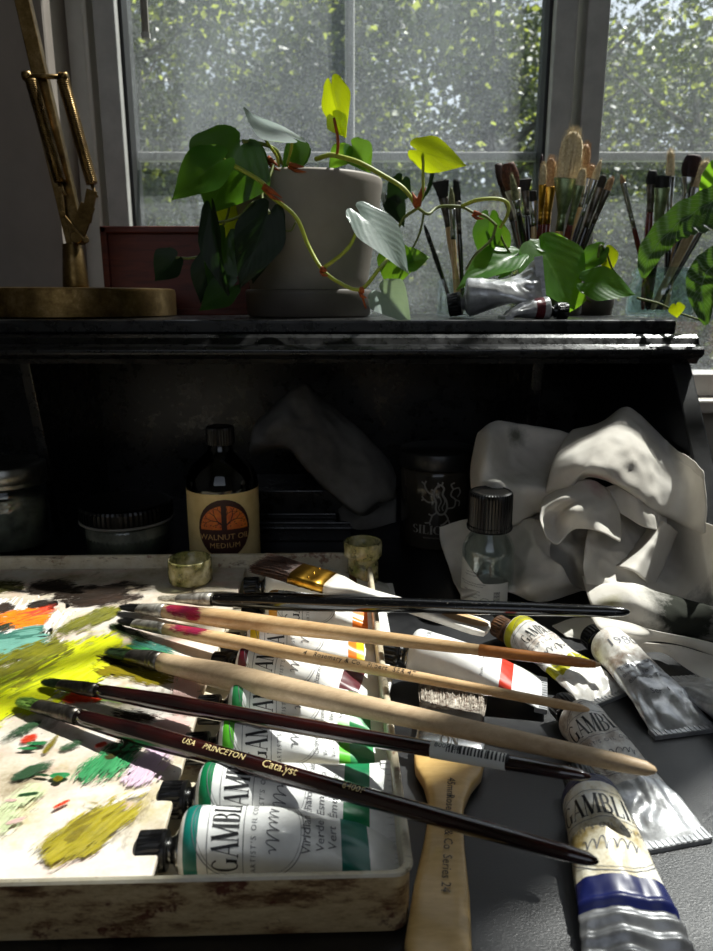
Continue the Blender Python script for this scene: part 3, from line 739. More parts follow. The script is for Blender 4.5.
# second plant whose leaves lie behind the silver tube and round the jars (its pot hides behind the jar)
pb = Vector((px_x(600, .80), .80, ST))
t2 = empty('leafy_cutting', pb, 'bright green heart-leaf cutting behind the silver foil tube, beside the brush jars', 'potted plant')
m = MB(); m.lathe(pb, [(0, 0), (.018, 0), (.022, .03), (.021, .03), (.019, .026), (0, .026)], 28, c0=False, c1=False); build('pot', m, 'saucer', t2)
k2 = dict(parent=t2)
L((489, 218), (484, 266), (-.3, -1, 0), .6, 'leaf', .70, **k2)
L((496, 226), (506, 268), (.4, -1, 0), .55, 'leaf_mid', .705, **k2)
L((514, 256), (459, 281), (.1, -.7, .8), .5, 'leaf_mid', (.70, .66), fold=.3, **k2)
L((540, 248), (576, 309), (.2, -1, .2), .95, 'leaf_mid', (.715, .69), fold=.15, curl=.05, **k2)
L((533, 244), (560, 254), (.1, -.7, .8), .6, 'leaf_mid', .72, **k2)
L((602, 249), (577, 272), (-.2, -1, .3), .7, 'leaf', .71, **k2)
L((606, 250), (612, 274), (.3, -1, .1), .95, 'leaf_lime', .74, fold=.08, **k2)
L((586, 282), (637, 291), (.0, -1, .6), .78, 'leaf_mid', (.69, .68), fold=.12, **k2)
L((575, 290), (568, 314), (.1, -1, .2), 1.0, 'leaf_mid', .72, **k2)
L((676, 305), (678, 318), (0, -1, .1), 1.25, 'leaf_lime', .68, fold=.05, **k2)
L((500, 275), (520, 262), (.1, -.7, .8), .6, 'leaf_mid', .70, **k2)
vine([(600, 300, .795), (606, 270, .76), (604, 250, .71), (600, 246, .70), (598, 258, .70)], .0013, 'stem', **k2)
vine([(606, 250, .71), (611, 266, .72), (616, 278, .74), (606, 298, .79)], .001, 'stem', **k2)
vine([(637, 298, .69), (660, 304, .69), (676, 312, .69), (700, 320, .69)], .0011, 'stem', **k2)
vine([(596, 304, .79), (560, 290, .75), (532, 276, .72), (508, 250, .70), (497, 226, .70)], .0012, 'stem', **k2)
vine([(603, 300, .78), (590, 285, .72), (584, 280, .70)], .0012, 'stem', **k2)
# striped plant reaching in from the right
pb = Vector((.50, .84, .112))
t3 = empty('striped_plant', pb, 'plant with long striped leaves reaching in from the right over the teal brush jar', 'potted plant')
m = MB(); m.lathe(pb, [(0, 0), (.04, 0), (.052, .09), (.049, .09), (.046, .08), (0, .08)], 32, c0=False, c1=False); build('pot', m, 'terracotta', t3)
k3 = dict(parent=t3)
def strip(pts, wd, up, mat, parent, label=None):
    P = crv([W(*p) for p in pts], 8); n_ = len(P)
    mb = MB()
    def F(i, j):
        k = i * (n_ - 1); a = min(int(k), n_ - 2); p = P[a].lerp(P[a + 1], k - a); T = (P[a + 1] - P[a]).normalized()
        N = Vector(up); N = (N - T * N.dot(T)).normalized(); S = N.cross(T)
        w_ = wd * max(math.sin(PI * min(max(i * .93 + .05, 0), 1)) ** .75, .02); tt = (j - .5) * 2
        return p + S * tt * w_ * .5 + N * (.28 * abs(tt) * w_ * .5 + .0015 * math.sin(i * 40 + abs(tt) * 3))
    mb.grid(F, 40, 12); return build('leaf', mb, mat, parent, label=label)
strip([(735, 175, .64), (713, 200, .64), (680, 222, .645), (652, 252, .65), (643, 278, .655)], .028, (-.5, -1, .5), 'leaf_striped', t3)
strip([(745, 205, .62), (716, 222, .62), (692, 228, .625), (676, 240, .63)], .018, (-.3, -1, .7), 'leaf_striped', t3)
strip([(740, 250, .63), (716, 262, .63), (702, 285, .63), (706, 325, .63)], .028, (-.6, -1, .2), 'leaf_striped', t3)
strip([(745, 150, .66), (720, 175, .66), (704, 205, .665)], .026, (-.5, -1, .3), 'leaf_mid', t3)
vine([(735, 175, .64), (760, 200, .66), (770, 300, .76), (765, 380, .80)], .002, 'stem', **k3)
vine([(745, 205, .62), (765, 240, .66), (768, 380, .80)], .002, 'stem', **k3)
vine([(740, 250, .63), (762, 270, .68), (770, 380, .80)], .002, 'stem', **k3)
vine([(745, 150, .66), (768, 200, .7), (772, 380, .80)], .002, 'stem', **k3)
# ================================================================ brushes
def brush(name, label, tip, end, bl, wb, tb, fl, rh, rmax, rend, hm, fm, bm_, shape='flat', side=None, group=None, n=260, parts=None, sf=1., handle_prof=None, ns=16):
    tip = Vector(tip); end = Vector(end); ax = end - tip; L = ax.length; X = ax.normalized()
    S = Vector(side) if side else X.cross(Vector((0, 0, 1))); S = (S - X * S.dot(X)).normalized(); N = X.cross(S)
    if N.z < 0 and not side: N = -N
    t = empty(name, (tip + end) / 2, label, 'paintbrush', group)
    def ring(x, a, b, off=0): return [tip + X * x + S * a * math.cos(2 * PI * j / ns) + N * b * math.sin(2 * PI * j / ns) for j in range(ns)]
    # bristles: a solid core and many single hairs
    m = MB(); R = []
    for i in range(9):
        s = i / 8; x = bl * (.12 + .88 * s)
        if shape == 'round': k = .25 + .75 * math.sin(min(s * 1.25, 1) * PI / 2)
        elif shape == 'mop': k = 1.25 * math.sin(PI * (.18 + .62 * s)) ** .7 * (1 if s < .8 else 1 - (s - .8) * 1.2)
        elif shape == 'point': k = .12 + .95 * math.sin(PI * min(.05 + .62 * s, .8))
        elif shape == 'fan': k = 2.2 - 1.2 * s
        elif shape == 'filbert': k = math.sqrt(max(1 - (1 - min(s * 2.4 + .06, 1)) ** 2, .02))
        else: k = .93
        R.append(ring(x, wb / 2 * k * .88, tb / 2 * (.35 + .6 * s) * .9))
    m.rings(R)
    r = random.Random(hash(label) % 9999 if False else len(label) * 7 + int(L * 1e4) % 97)
    for i in range(n):
        a = r.uniform(0, 2 * PI); q = math.sqrt(r.random()); ca, sa = q * math.cos(a), q * math.sin(a)
        st = bl * {'filbert': .42 * ca ** 4 + .12 * ca * ca, 'round': .45 * q * q, 'mop': .4 * q * q, 'point': .7 * q * q, 'fan': .1 * q, 'flat': .05}[shape] + abs(r.gauss(0, .035)) * bl
        sp = {'fan': 2.1, 'mop': .95, 'point': .2, 'round': .55}.get(shape, 1.02)
        def P(x):
            s = x / bl
            if shape == 'mop': k = 1.22 * math.sin(PI * (.22 + .6 * min(s, 1))) ** .7
            elif shape == 'point': k = sp + (1 - sp) * math.sin(min(s * 1.5, 1) * PI / 2)
            else: k = 1 + (sp - 1) * (1 - s)
            return tip + X * x + S * ca * wb / 2 * k + N * sa * tb / 2 * (.35 + .65 * s if shape != 'mop' else k)
        g = Vector((r.gauss(0, 1), r.gauss(0, 1), r.gauss(0, 1))) * bl * .025 * sf
        hw = max(.00012, wb * .011)
        pts = [P(bl), P(bl * .6 + st * .3) + g * .3, P(st) + g]
        m.tube(pts, [hw, hw, hw * .35], 3, cap=False)
    build('bristles', m, bm_, t)
    m = MB(); rh_ = rh; x0 = bl * .93
    R = []
    for s, da in ((0, 0), (.02, .0002), (.3, 0), (.66, 0), (.68, -.0003), (.70, 0), (.76, 0), (.78, -.0003), (.80, 0), (1, 0), (1.0, -.0004)):
        k = min(s / .62, 1); k = k * k * (3 - 2 * k)
        R.append(ring(x0 + (fl + bl * .07) * s, wb / 2 * (1 - k) + rh_ * k + da + .0001, max(tb / 2 * (1 - k), 0) + rh_ * k + da + .0001))
    m.rings(R); build('ferrule', m, fm, t)
    m = MB(); xf = bl + fl - .001; HL = L - xf; R = []
    prof = handle_prof or [(0, rh * .96), (.03, rh), (.18, rmax), (.45, (rmax + rend) / 2 * 1.05), (.8, rend * 1.15), (.95, rend), (.985, rend * .8), (.997, rend * .4), (1, rend * .08)]
    for s, rr in prof: R.append(ring(xf + HL * s, rr if not isinstance(rr, tuple) else rr[0], rr if not isinstance(rr, tuple) else rr[1]))
    # smooth the profile
    m.rings(R); h = build('handle', m, hm, t)
    def radius(x):
        s = (x - xf) / HL
        for (a, ra), (b, rb) in zip(prof, prof[1:]):
            if a <= s <= b: return ra + (rb - ra) * (s - a) / (b - a)
        return rend
    def surf(cx, off=.00012, ang=0, flip=1):    # text runs along +X, its up towards N side
        def F(x, y):
            xx = cx + x; rr = radius(xx) + off; th = ang + flip * y / rr
            return tip + X * xx + S * (rr * math.sin(th)) * FL + N * rr * math.cos(th)
        FL = 1
        return F
    return t, surf, (tip, X, S, N, radius)
NG = 'brushes laid across the palette tray'
def ext(a, b): return Vector(a), Vector(b)
tp = lambda u, v, z=.0225: G(u, v, z)
# B1 black handle
t, sf_, _ = brush('paintbrush', 'long black-handled brush with pale crusted bristles, farthest of those across the tray', tp(158, 598), G(630, 612, .049), .017, .0075, .0048, .027, .0048, .0064, .0036, 'blackhandle', 'steel_dirty', 'h_whitish', 'filbert', group=None)
# B2 orange tipped
t, sf_, fr = brush('paintbrush', 'thick pale wood brush with red paint smears and an orange-brown handle end', tp(120, 606), G(601, 665, .047), .019, .0105, .0056, .021, .0049, .0064, .0026, 'wood', 'steel_dirty', 'h_dark', 'filbert', group=None)
def collar(fr, x0, x1, mat, parent, name, over=.0003, k=10, label=None):
    tip, X, S, N, rad = fr; m = MB(); R = []
    for i in range(k + 1):
        x = x0 + (x1 - x0) * i / k; rr = rad(x) + over
        R.append([tip + X * x + S * rr * math.cos(2 * PI * j / 20) + N * rr * math.sin(2 * PI * j / 20) for j in range(20)])
    m.rings(R); return build(name, m, mat, parent, label=label)
Lb = (tp(120, 606) - G(601, 665, .047)).length
collar(fr, Lb * .80, Lb * .992, 'wood_orange', t, 'handle_end', label='orange-brown stained handle end')
sm = smear('pinkred', 'b8202a', '7a1c50', den=.5); M['sm_pinkred'] = sm
def wrapsmear(fr, x0, x1, a0, a1, mat, parent, label=None):
    tip, X, S, N, rad = fr; mb = MB()
    mb.grid(lambda i, j: tip + X * (x0 + (x1 - x0) * i) + (rad(x0 + (x1 - x0) * i) + .0002) * (S * math.sin(a0 + (a1 - a0) * j) + N * math.cos(a0 + (a1 - a0) * j)), 12, 14)
    build('paint_smear', mb, mat, parent, label=label)
wrapsmear(fr, .041, .075, -1.4, 1.8, 'sm_pinkred', t, 'red and violet paint smear')
# B3 thin pale wood with writing
t, sf_, fr = brush('paintbrush', 'slim pale wood brush printed with small black lettering, third across the tray from the back', tp(118, 620), G(590, 710, .045), .017, .0085, .005, .026, .0039, .0048, .0023, 'wood', 'steel_dirty', 'h_dark', 'filbert')
wrapsmear(fr, .045, .085, -1.5, 1.6, 'sm_pinkred', t, 'red and violet paint smear')
m = MB(); tip, X, S, N, rad = fr; side = -1 if S.y < 0 else 1
def along(fr, cx, off=.00015, ang=.5):
    tip, X, S, N, rad = fr; sg = 1 if S.y < 0 else -1          # sg*S points to the viewer
    def F(x, y):
        xx = cx + x; rr = rad(xx) + off; th = ang - y / rr
        return tip + X * xx + S * sg * rr * math.sin(th) + N * rr * math.cos(th)
    return F
place2d(m, text2d('4   Rosemary & Co.  Filbert  SER 47', .0043, spacing=1.1), along(fr, .187, ang=.9)); build('lettering', m, 'ink', t)
# B4 thick greyed wood
t, sf_, fr = brush('paintbrush', 'thickest plain pale wood brush with green-caked bristles and a tarnished ferrule', tp(106, 650), G(657, 771, .045), .022, .0105, .006, .024, .0058, .0076, .0038, 'wood_greige', 'steel_dark', 'h_greenish', 'filbert')
# B5
t, sf_, fr = brush('paintbrush', 'thin dark brush with a clear printed label near its handle end', tp(42, 681), G(591, 777, .046), .015, .0072, .0045, .026, .0038, .0048, .003, 'burgundy', 'steel_dark', 'h_greenish', 'filbert')
Lb = (tp(42, 681) - G(591, 777, .046)).length
collar(fr, Lb * .775, Lb * .885, 'label_white', t, 'label_sleeve', .0002, label='white printed sleeve near handle end')
m = MB(); r = random.Random(3); x = -.015
while x < .012:
    w_ = r.uniform(.0003, .0012); V, F = ribbon2d([(x, -.0022), (x, 0), (x, .0022)], w_); place2d(m, (V, F), along(fr, Lb * .85, .0004, .4)); x += w_ + r.uniform(.0004, .0009)
place2d(m, text2d('8009 28', .0035), along(fr, Lb * .80, .0004, .6)); build('lettering', m, 'ink', t)
# B6
t, sf_, fr = brush('paintbrush', 'nearest long burgundy-lacquered brush with lime-tinged bristles and gold printing', tp(17, 700), G(599, 862, .042), .017, .0088, .005, .030, .0042, .0053, .003, 'burgundy', 'steel_dark', 'h_limepaint', 'filbert')
m = MB(); place2d(m, text2d('PRINCETON', .0042), along(fr, .142, ang=.6)); place2d(m, text2d('Catalyst', .0055), along(fr, .172, ang=.7)); place2d(m, text2d('6400F', .0042), along(fr, .208, ang=.6)); place2d(m, text2d('USA', .0042), along(fr, .122, ang=.6)); build('lettering', m, 'print_gilt', t)
# B7 flat varnish brush with gold ferrule and white paddle handle
tip = G(258, 562, .050); end = G(490, 630, .028)
Lb = (tip - end).length
hp = [(0, (.0125, .0038)), (.06, (.0115, .004)), (.16, (.006, .0035)), (.3, (.0042, .0032)), (.5, (.0055, .003)), (.75, (.0085, .0028)), (.92, (.0105, .0026)), (.985, (.009, .0022)), (1, (.004, .001))]
M['whitepaint'] = simple('white painted wood', 'e6e3dc', .4, col2='cfc9be', scale=60)
def flatbrush(name, label, tip, end, bl, wb, tb, fl, hm, fm, bm_, hp, n):
    tip = Vector(tip); end = Vector(end); X = (end - tip).normalized(); L_ = (end - tip).length; S = X.cross(Vector((0, 0, 1))).normalized(); N = S.cross(X)
    t = empty(name, (tip + end) / 2, label, 'paintbrush')
    def sq(x, a, b, k=24):
        o_ = []
        for j in range(k):
            q = 2 * PI * j / k; c, s_ = math.cos(q), math.sin(q); e = .45
            o_.append(tip + X * x + S * a * math.copysign(abs(c) ** e, c) + N * b * math.copysign(abs(s_) ** e, s_))
        return o_
    m = MB(); m.rings([sq(bl * .3, wb * .42, tb * .2), sq(bl, wb * .48, tb * .45)])
    r = random.Random(5)
    for i in range(n):
        a = r.uniform(-1, 1); b = r.uniform(-1, 1); st = abs(r.gauss(0, .07)) * bl
        p0 = tip + X * bl + S * a * wb * .48 + N * b * tb * .42
        g = S * r.gauss(0, .0012) + N * r.gauss(0, .0008)
        p2 = tip + X * st + S * a * wb * .52 + N * b * tb * .3 + g
        m.tube([p0, p0.lerp(p2, .5) + g * .2 + N * .0004, p2], [.0002, .00018, .00007], 3, cap=False)
    build('bristles', m, bm_, t)
    m = MB(); m.rings([sq(bl * .97, wb * .5, tb * .5), sq(bl + fl * .25, wb * .5, tb * .52), sq(bl + fl * .3, wb * .505, tb * .56), sq(bl + fl * .36, wb * .5, tb * .52), sq(bl + fl * .62, wb * .5, tb * .52), sq(bl + fl * .68, wb * .505, tb * .56), sq(bl + fl * .74, wb * .5, tb * .52), sq(bl + fl, wb * .5, tb * .5)])
    f = build('ferrule', m, fm, t)
    m = MB()
    for a in (-.33, 0, .33):
        p = tip + X * (bl + fl * .5) + S * a * wb + N * tb * .5; m.lathe((0, 0, 0), [(.0011, 0), (.0009, .0006), (0, .0008)], 10)
        m.v[-30:] = [p + S * v.x + X * v.y + N * v.z for v in m.v[-30:]]
    build('rivet', m, fm, f)
    m = MB(); HL = L_ - bl - fl; m.rings([sq(bl + fl + HL * s - .0005, *w_) for s, w_ in hp]); build('handle', m, hm, t)
    return t, (tip, X, S, N, bl + fl, HL)
t, fr7 = flatbrush('flat_brush', 'flat dark-bristled brush with gold ferrule and white painted handle', tip, end, .032, .027, .008, .026, 'whitepaint', 'gold', 'h_brown', hp, 1100)
tp7, X, S, N, xf, HL = fr7
m = MB(); sg = 1
V, F = disc2d(0, 0, .017, .0065); place2d(m, (V, F), lambda x, y: tp7 + X * (xf + HL * .84 + x) + S * y + N * .0031); build('bare_wood_patch', m, 'wood', t, label='worn beige patch at handle end')
# B8 big flat brush lying on the desk
tip = G(455, 690, .008); fe = G(455, 757, .008)
tip8 = Vector((.0605, .402, .006)); end8 = G(436, 985, .006)
f1, f2 = G(456, 716, .008).y, G(456, 757, .008).y
bl = tip8.y - f1; fl = f1 - f2
hp = [(0, (.0178, .0035)), (.03, (.0178, .0042)), (.10, (.0165, .0045)), (.18, (.0115, .0045)), (.27, (.0085, .0042)), (.36, (.0078, .004)), (.5, (.0088, .004)), (.7, (.0112, .004)), (.9, (.0122, .004)), (.97, (.010, .0036)), (1, (.005, .002))]
t, fr8 = flatbrush('flat_brush', 'wide flat brush with pale bristles and yellow wooden handle lying on the black desk', tip8, end8, bl, .037, .009, fl, 'wood_broad', 'steel', 'h_bw', hp, 1500)
tp8, X, S, N, xf, HL = fr8
m = MB()
for s_, txt, dx in ((.22, '45mm', 0), (.40, 'Rosemary & Co', 0), (.64, 'Series 24', 0)):
    place2d(m, text2d(txt, .0054), lambda x, y: tp8 + X * (xf + HL * s_ + x) - S * y * (1 if True else 1) + N * .0047)
build('lettering', m, 'ink', t)
m = MB(); place2d(m, serif('ON', .009), lambda x, y: tp8 + S * x * -1 - X * (y - xf + .005) + N * .0053); build('emboss', m, 'steel_dark', t, label='stamped mark on ferrule')

# ================================================================ paint tubes
def tube(name, label, P0, P1, z0=0., z1=None, r=.0128, wf=.0195, bands=(), mats=('tube_white', 'foil'), metal_u=None, twist=0., dent=.0012, seed=1, texts=(), ringc=True, cat='paint tube', group=None, ink='ink', capm='cap', pfl=1.6, neckm='steel', capl=.0108, capr=.0082, ribs=False, title='GAMBLIN', tang=0., tsize=.0108, dscale=70, roll=0., cap=True, tu=.0250):
    z1 = z0 if z1 is None else z1
    A = Vector((P0[0], P0[1], z0)); B = Vector((P1[0], P1[1], z1)); X = (B - A).normalized(); Ln = (B - A).length
    S = Vector((0, 0, 1)).cross(X).normalized(); N = X.cross(S)
    t = empty(name, (A + B) / 2, label, cat, group)
    off3 = Vector((seed * 3.1, seed * 1.7, 0))
    def hw(s):
        e = min(s / .07, 1); sh = .70 + .30 * math.sqrt(max(1 - (1 - e) ** 2, 0))
        h = r * (1 - s ** pfl) + .0011; w = r + (wf - r) * min(s ** 1.3 * 1.05, 1)
        return h * sh, w * sh
    def surf(u, a, off=0.):
        s = min(max(u / Ln, 0), 1); h, w = hw(s)
        dv = mn.noise(Vector((u * dscale * .55, a * 1.6, 0)) + off3); rg = 1 - abs(mn.noise(Vector((u * dscale, a * 2.4, 5)) + off3)) * 2
        amp = dent * (.15 + s * 1.3) * (1 if s < .9 else (1 - s) * 10)
        d = amp * (dv * 1.2 + rg * .5) if math.sin(a) > -.35 else 0
        ccos, csin = math.cos(a), math.sin(a)
        y = (w + d * .3) * ccos; z = (h + d) * csin
        if ribs and s > ribs: z += .0011 * math.sin((s - ribs) * Ln / .0062 * 2 * PI)
        tw = twist * s ** 2 + roll
        y, z = y * math.cos(tw) - z * math.sin(tw), y * math.sin(tw) + z * math.cos(tw)
        zc = r * (.72 + .28 * min(s / .07, 1)) * (1 - s) + (h + abs(math.sin(tw)) * w * .98) * s if True else h
        zc = max(zc, h * .98)
        q = Vector((0, ccos * h, csin * w)); q.normalize()
        q = Vector((0, q.y * math.cos(tw) - q.z * math.sin(tw), q.y * math.sin(tw) + q.z * math.cos(tw)))
        return A + X * u + S * (y + q.y * off) + N * (zc + z + q.z * off)
    mlist = [mats[0]] + [b[2] for b in bands] + [mats[1]]
    nu, na = 110, 56; m = MB()
    us = [Ln * i / nu for i in range(nu + 1)]
    for b in bands:
        for e in b[:2]:
            k = min(range(len(us)), key=lambda i: abs(us[i] - e)); us[k] = e
    R = [[surf(u, 2 * PI * j / na) for j in range(na)] for u in us]
    m.rings(R, uvs=True)
    mu = metal_u if metal_u is not None else 9
    for fi in range(nu * na):
        u = (us[fi // na] + us[fi // na + 1]) / 2; k = 0
        if u > mu: k = len(mlist) - 1
        for bi, b in enumerate(bands):
            if b[0] <= u <= b[1]: k = bi + 1
        m.mi[fi] = k
    build('tube_body', m, mlist, t)
    c0 = sum(R[0], Vector()) / na; rc = (R[0][0] - c0).length
    def cyl(prof, ribsn=0, k=40):
        mb = MB(); Rg = []
        for rr, x in prof:
            Rg.append([c0 + X * x + (S * math.cos(2 * PI * j / k) + N * math.sin(2 * PI * j / k)) * (rr * (.94 if ribsn and j % 2 and .002 < -x - .006 < capl - .0015 else 1)) for j in range(k)])
        mb.rings(Rg); return mb
    build('shoulder', cyl([(rc * .995, .0003), (rc * .9, -.0012), (rc * .6, -.003), (.0052, -.0042), (.0050, -.008)]), neckm, t)
    if cap: build('cap', cyl([(capr * .93, -.0055), (capr, -.006), (capr, -.0072), (capr * .99, -.0085), (capr * .98, -.006 - capl * .6), (capr * .97, -.0068 - capl * .95), (capr * .9, -.0062 - capl), (capr * .6, -.0062 - capl), (capr * .55, -.0056 - capl), (.0005, -.0056 - capl)], 1, 48), capm, t, smooth=False)
    # crimp at the tail
    mb = MB(); k = 26; P = []
    e0, e1 = surf(Ln, 0), surf(Ln, PI)
    w_ = (e0 - e1); mid = (e0 + e1) / 2; sd = w_.normalized(); nn = X.cross(sd)
    for i in range(k):
        a = mid + w_ * ((i + .5) / k - .5)
        mb.obox(a + X * -.0012, X * .0034, sd * w_.length / k * .42, nn * (.0016 + .0003 * (i % 2)))
    mb.obox(mid - X * .0012, X * .0036, w_ / 2, nn * .0013)
    build('crimp', mb, 'foil' if mats[1] != 'tube_white' else 'tube_white', t, smooth=False)
    def F(cu, ct=0., off=.00022):
        def f(x, y): return surf(cu - y, PI / 2 - (x + ct) / (r * .98) , off)
        return f
    if title:
        mb = MB(); place2d(mb, serif(title, tsize), F(tu, tang)); build('lettering', mb, ink, t)
    mb = MB()
    if ringc:
        for rr_, ww in ((.0225, .00035), (.0212, .00018)): place2d(mb, arc2d(0, 0, rr_, 0, 2 * PI, ww, 90), F(.0285, tang))
        place2d(mb, ribbon2d([(x / 20 * .0195, 0) for x in range(-20, 21)], .0003), F(tu - .0125, tang)); place2d(mb, ribbon2d([(x / 20 * .021, 0) for x in range(-20, 21)], .0003), F(tu + .0018, tang))
        place2d(mb, text2d("ARTIST'S OIL COLORS", .0030, spacing=1.25), F(tu + .0068, tang)); place2d(mb, ribbon2d(squiggle(.019, .005, seed), .00042), F(tu + .0135, tang))
    for (cu, txt, sz) in texts: place2d(mb, text2d(txt, sz), F(cu, tang))
    if mb.v: build('fine_print', mb, 'inkgrey', t)
    return t
def std(c): return ((.0028, .0085, c), (.066, .0775, c))
TG = None
zt0 = .0045
def tray_tube(lab, u0, v0, u1, v1, c, seed, texts=(), zz0=zt0, zz1=None, **k):
    a = G(u0, v0, zz0 + .0128); b = G(u1, v1, (zz1 if zz1 is not None else zz0) + .005)
    return tube('paint_tube', lab, a, b, zz0, zz1, bands=std(c) if isinstance(c, str) else c, seed=seed, texts=texts, mats=('tube_white', 'tube_white'), **k)
tray_tube('white paint tube with deep teal bands, nearest to the front wall of the tray', 181, 843, 397, 850, 'viridian', 1, [(.0535, 'Viridian', .0052), (.0590, 'Verde', .0048), (.0640, 'Vert', .0048)], twist=-.12, tang=-.004)
tray_tube('white paint tube with emerald green bands, second from the front of the tray', 200, 793, 392, 806, 'emerald', 2, [(.0525, 'Phthalo Emerald', .0042), (.0580, 'Esmeralda', .0046), (.0635, 'Émeraude', .0046)], twist=.35, zz1=.007, tang=-.004)
tray_tube('white paint tube with lime green bands, third from the front of the tray', 220, 742, 385, 750, (( .0028, .0085, 'lime'), (.060, .0655, 'lime'), (.0655, .0775, 'green')), 3, [(.050, 'Cadmium Green', .0036), (.0545, 'Verde de Cadmio', .0033), (.0585, 'Vert de Cadmium', .0033)], twist=-.2, tang=-.004)
tray_tube('white paint tube with dark green bands, fourth from the front of the tray', 230, 704, 388, 714, 'green', 4, [(.0525, 'Chromium Oxide Green', .0034), (.0575, 'Verde de Óxido', .0036), (.0625, 'Vert Oxyde', .0036)], tang=-.004)
tray_tube('white paint tube with maroon bands in the middle of the tray', 240, 662, 385, 688, 'maroon', 5, [(.054, 'Alizarin Crimson', .0042)], tang=-.004)
tray_tube('white paint tube with yellow and orange bands, behind the maroon-banded tube', 248, 640, 385, 650, ((.003, .009, 'yellow'), (.066, .0715, 'orange'), (.0715, .0765, 'yellow')), 6, tang=-.004)
tray_tube('white paint tube with orange bands, second from the rear wall of the tray', 266, 610, 385, 618, ((.003, .009, 'amber'), (.062, .073, 'orange')), 7, tang=-.004)
tray_tube('white paint tube with a dark red band, closest to the rear tray wall', 266, 583, 392, 590, ((.066, .072, 'maroon'),), 8, ringc=False, title='G')
# loose tubes on the desk
def desk_tube(lab, u0, v0, u1, v1, seed, z0=0., z1=0., r=.0128, zh=.0128, **k):
    return tube('paint_tube', lab, G(u0, v0, z0 + zh), G(u1, v1, z1 + .003), z0, z1, r=r, seed=seed, **k)
desk_tube('stained paint tube with a dark blue band and ribbed metal tail, nearest the camera', 588, 794, 648, 985, 11, bands=((.003, .0085, 'blue'), (.052, .063, 'blue')), mats=('tube_dirty', 'tubemetal'), metal_u=.063, ribs=.68, tu=.0265, wf=.0215, dent=.0018, texts=(), tang=-.001, tsize=.0105, pfl=1.3)
desk_tube('half-emptied silver-tailed paint tube with smudged white label, beside the blue-banded tube', 577, 716, 673, 840, 12, mats=('tube_soiled', 'foil'), metal_u=.055, wf=.0185, dent=.0028, pfl=.75, texts=((.046, 'Quinacridone', .0038),), dscale=90)
desk_tube('crumpled silver and white paint tube numbered 1980 lying in front of the white rag', 606, 643, 685, 729, 13, mats=('tube_soiled', 'foil'), metal_u=.036, wf=.0195, dent=.0030, pfl=1.0, title=None, ringc=False, texts=((.021, '1980', .0100), (.040, 'Titanium White', .0042), (.0455, 'Blanco de Titanio', .0038), (.051, 'Blanc de Titane', .0038), (.062, 'Ser. 1', .004)), dscale=95, capr=.0095)
desk_tube('white paint tube with olive-yellow bands and a crusted brown cap', 515, 631, 606, 697, 14, bands=((.003, .010, 'olive'), (.046, .055, 'olive')), mats=('tube_soiled', 'tube_soiled'), wf=.0185, dent=.0032, pfl=.9, capm='capbrown', texts=(), dscale=85, tsize=.008)
desk_tube('white paint tube with a red band resting on the wide brush', 408, 650, 543, 692, 15, z0=.011, z1=.004, bands=((.056, .0635, 'red'),), title=None, ringc=False, texts=((.046, 'Portland, Oregon  Permanent', .0026), (.012, 'OIL', .004)), wf=.0185, dent=.0006)
tube('paint_tube', 'flattened bare foil paint tube half under the white rag at the right edge', G(740, 720, .01), G(680, 676, .004), 0, 0, r=.0105, mats=('foil', 'foil'), seed=16, title=None, ringc=False, dent=.0025, pfl=.7)
# foil tube on the shelf and its small neighbour
A = W(470, 296, .665); B = W(545, 290, .648)
tube('paint_tube', 'silver foil paint tube with black cap and upright flat tail, on the black shelf', (A.x, A.y), (B.x, B.y), ST + .002, ST + .012, r=.0165, wf=.0215, mats=('foil', 'foil'), seed=21, twist=1.25, title=None, ringc=False, dent=.0030, capr=.0105, pfl=1.1, dscale=70, neckm='foil')
A = W(550, 300, .635); B = W(505, 300, .632)
tube('paint_tube', 'small crumpled dark-capped paint tube in front of the silver foil tube', (A.x, A.y), (B.x, B.y), ST, r=.0085, wf=.0125, mats=('foil', 'foil'), bands=((.006, .014, 'maroon'),), seed=22, title=None, ringc=False, dent=.0025, capr=.0075, capl=.009, dscale=110, neckm='cap')

# ================================================================ tray and palette
TO = Vector((.0205, .2227, 0)); TA = math.radians(1.7)
def T(x, y, z=0):    # tray frame: x from the front right corner leftwards negative, y to the rear
    return Vector((TO.x + x * math.cos(TA) - y * math.sin(TA), TO.y + x * math.sin(TA) + y * math.cos(TA), z))
TW, TD, TH_ = .40, .347, .028
t = empty('palette_tray', T(-TW / 2, TD / 2), 'paint-stained cream enamel tray holding paint tubes and a palette on the black desk', 'tray')
def roundrect(x0, y0, x1, y1, r_, z, k=6):
    out = []
    for cx, cy, a0 in ((x1 - r_, y0 + r_, -PI / 2), (x1 - r_, y1 - r_, 0), (x0 + r_, y1 - r_, PI / 2), (x0 + r_, y0 + r_, PI)):
        for i in range(k + 1): a = a0 + PI / 2 * i / k; out.append(T(cx + r_ * math.cos(a), cy + r_ * math.sin(a), z))
    return out
m = MB(); RR = []
for inset, z in ((.002, 0), (0, .002), (0, TH_ - .0016), (-.0012, TH_ - .0006), (-.0005, TH_ + .0004), (.0012, TH_ + .0004), (.0022, TH_ - .0006), (.0024, TH_ - .002), (.0024, .004), (.0034, .003)):
    RR.append(roundrect(-TW + inset, inset, -inset, TD - inset, .007 - inset * .5, z))
m.rings(RR, c0=True, c1=True); nk = len(RR[0])
for i in range(len(m.mi)):
    if 3 <= i // nk <= 7 and i < nk * 9: m.mi[i] = 1  # rim and inner wall paler, sunlit brightness put into the enamel colour
sharp(build('tray_body', m, ['enamel_grimy', 'enamel'], t), 50)
m = MB(); m.add([T(-TW + .004, .004, .0032), T(-.004, .004, .0032), T(-.004, TD - .004, .0032), T(-TW + .004, TD - .004, .0032)], [(0, 1, 2, 3)]); build('tray_lining', m, 'enamel', t, smooth=False)
PZ = .018
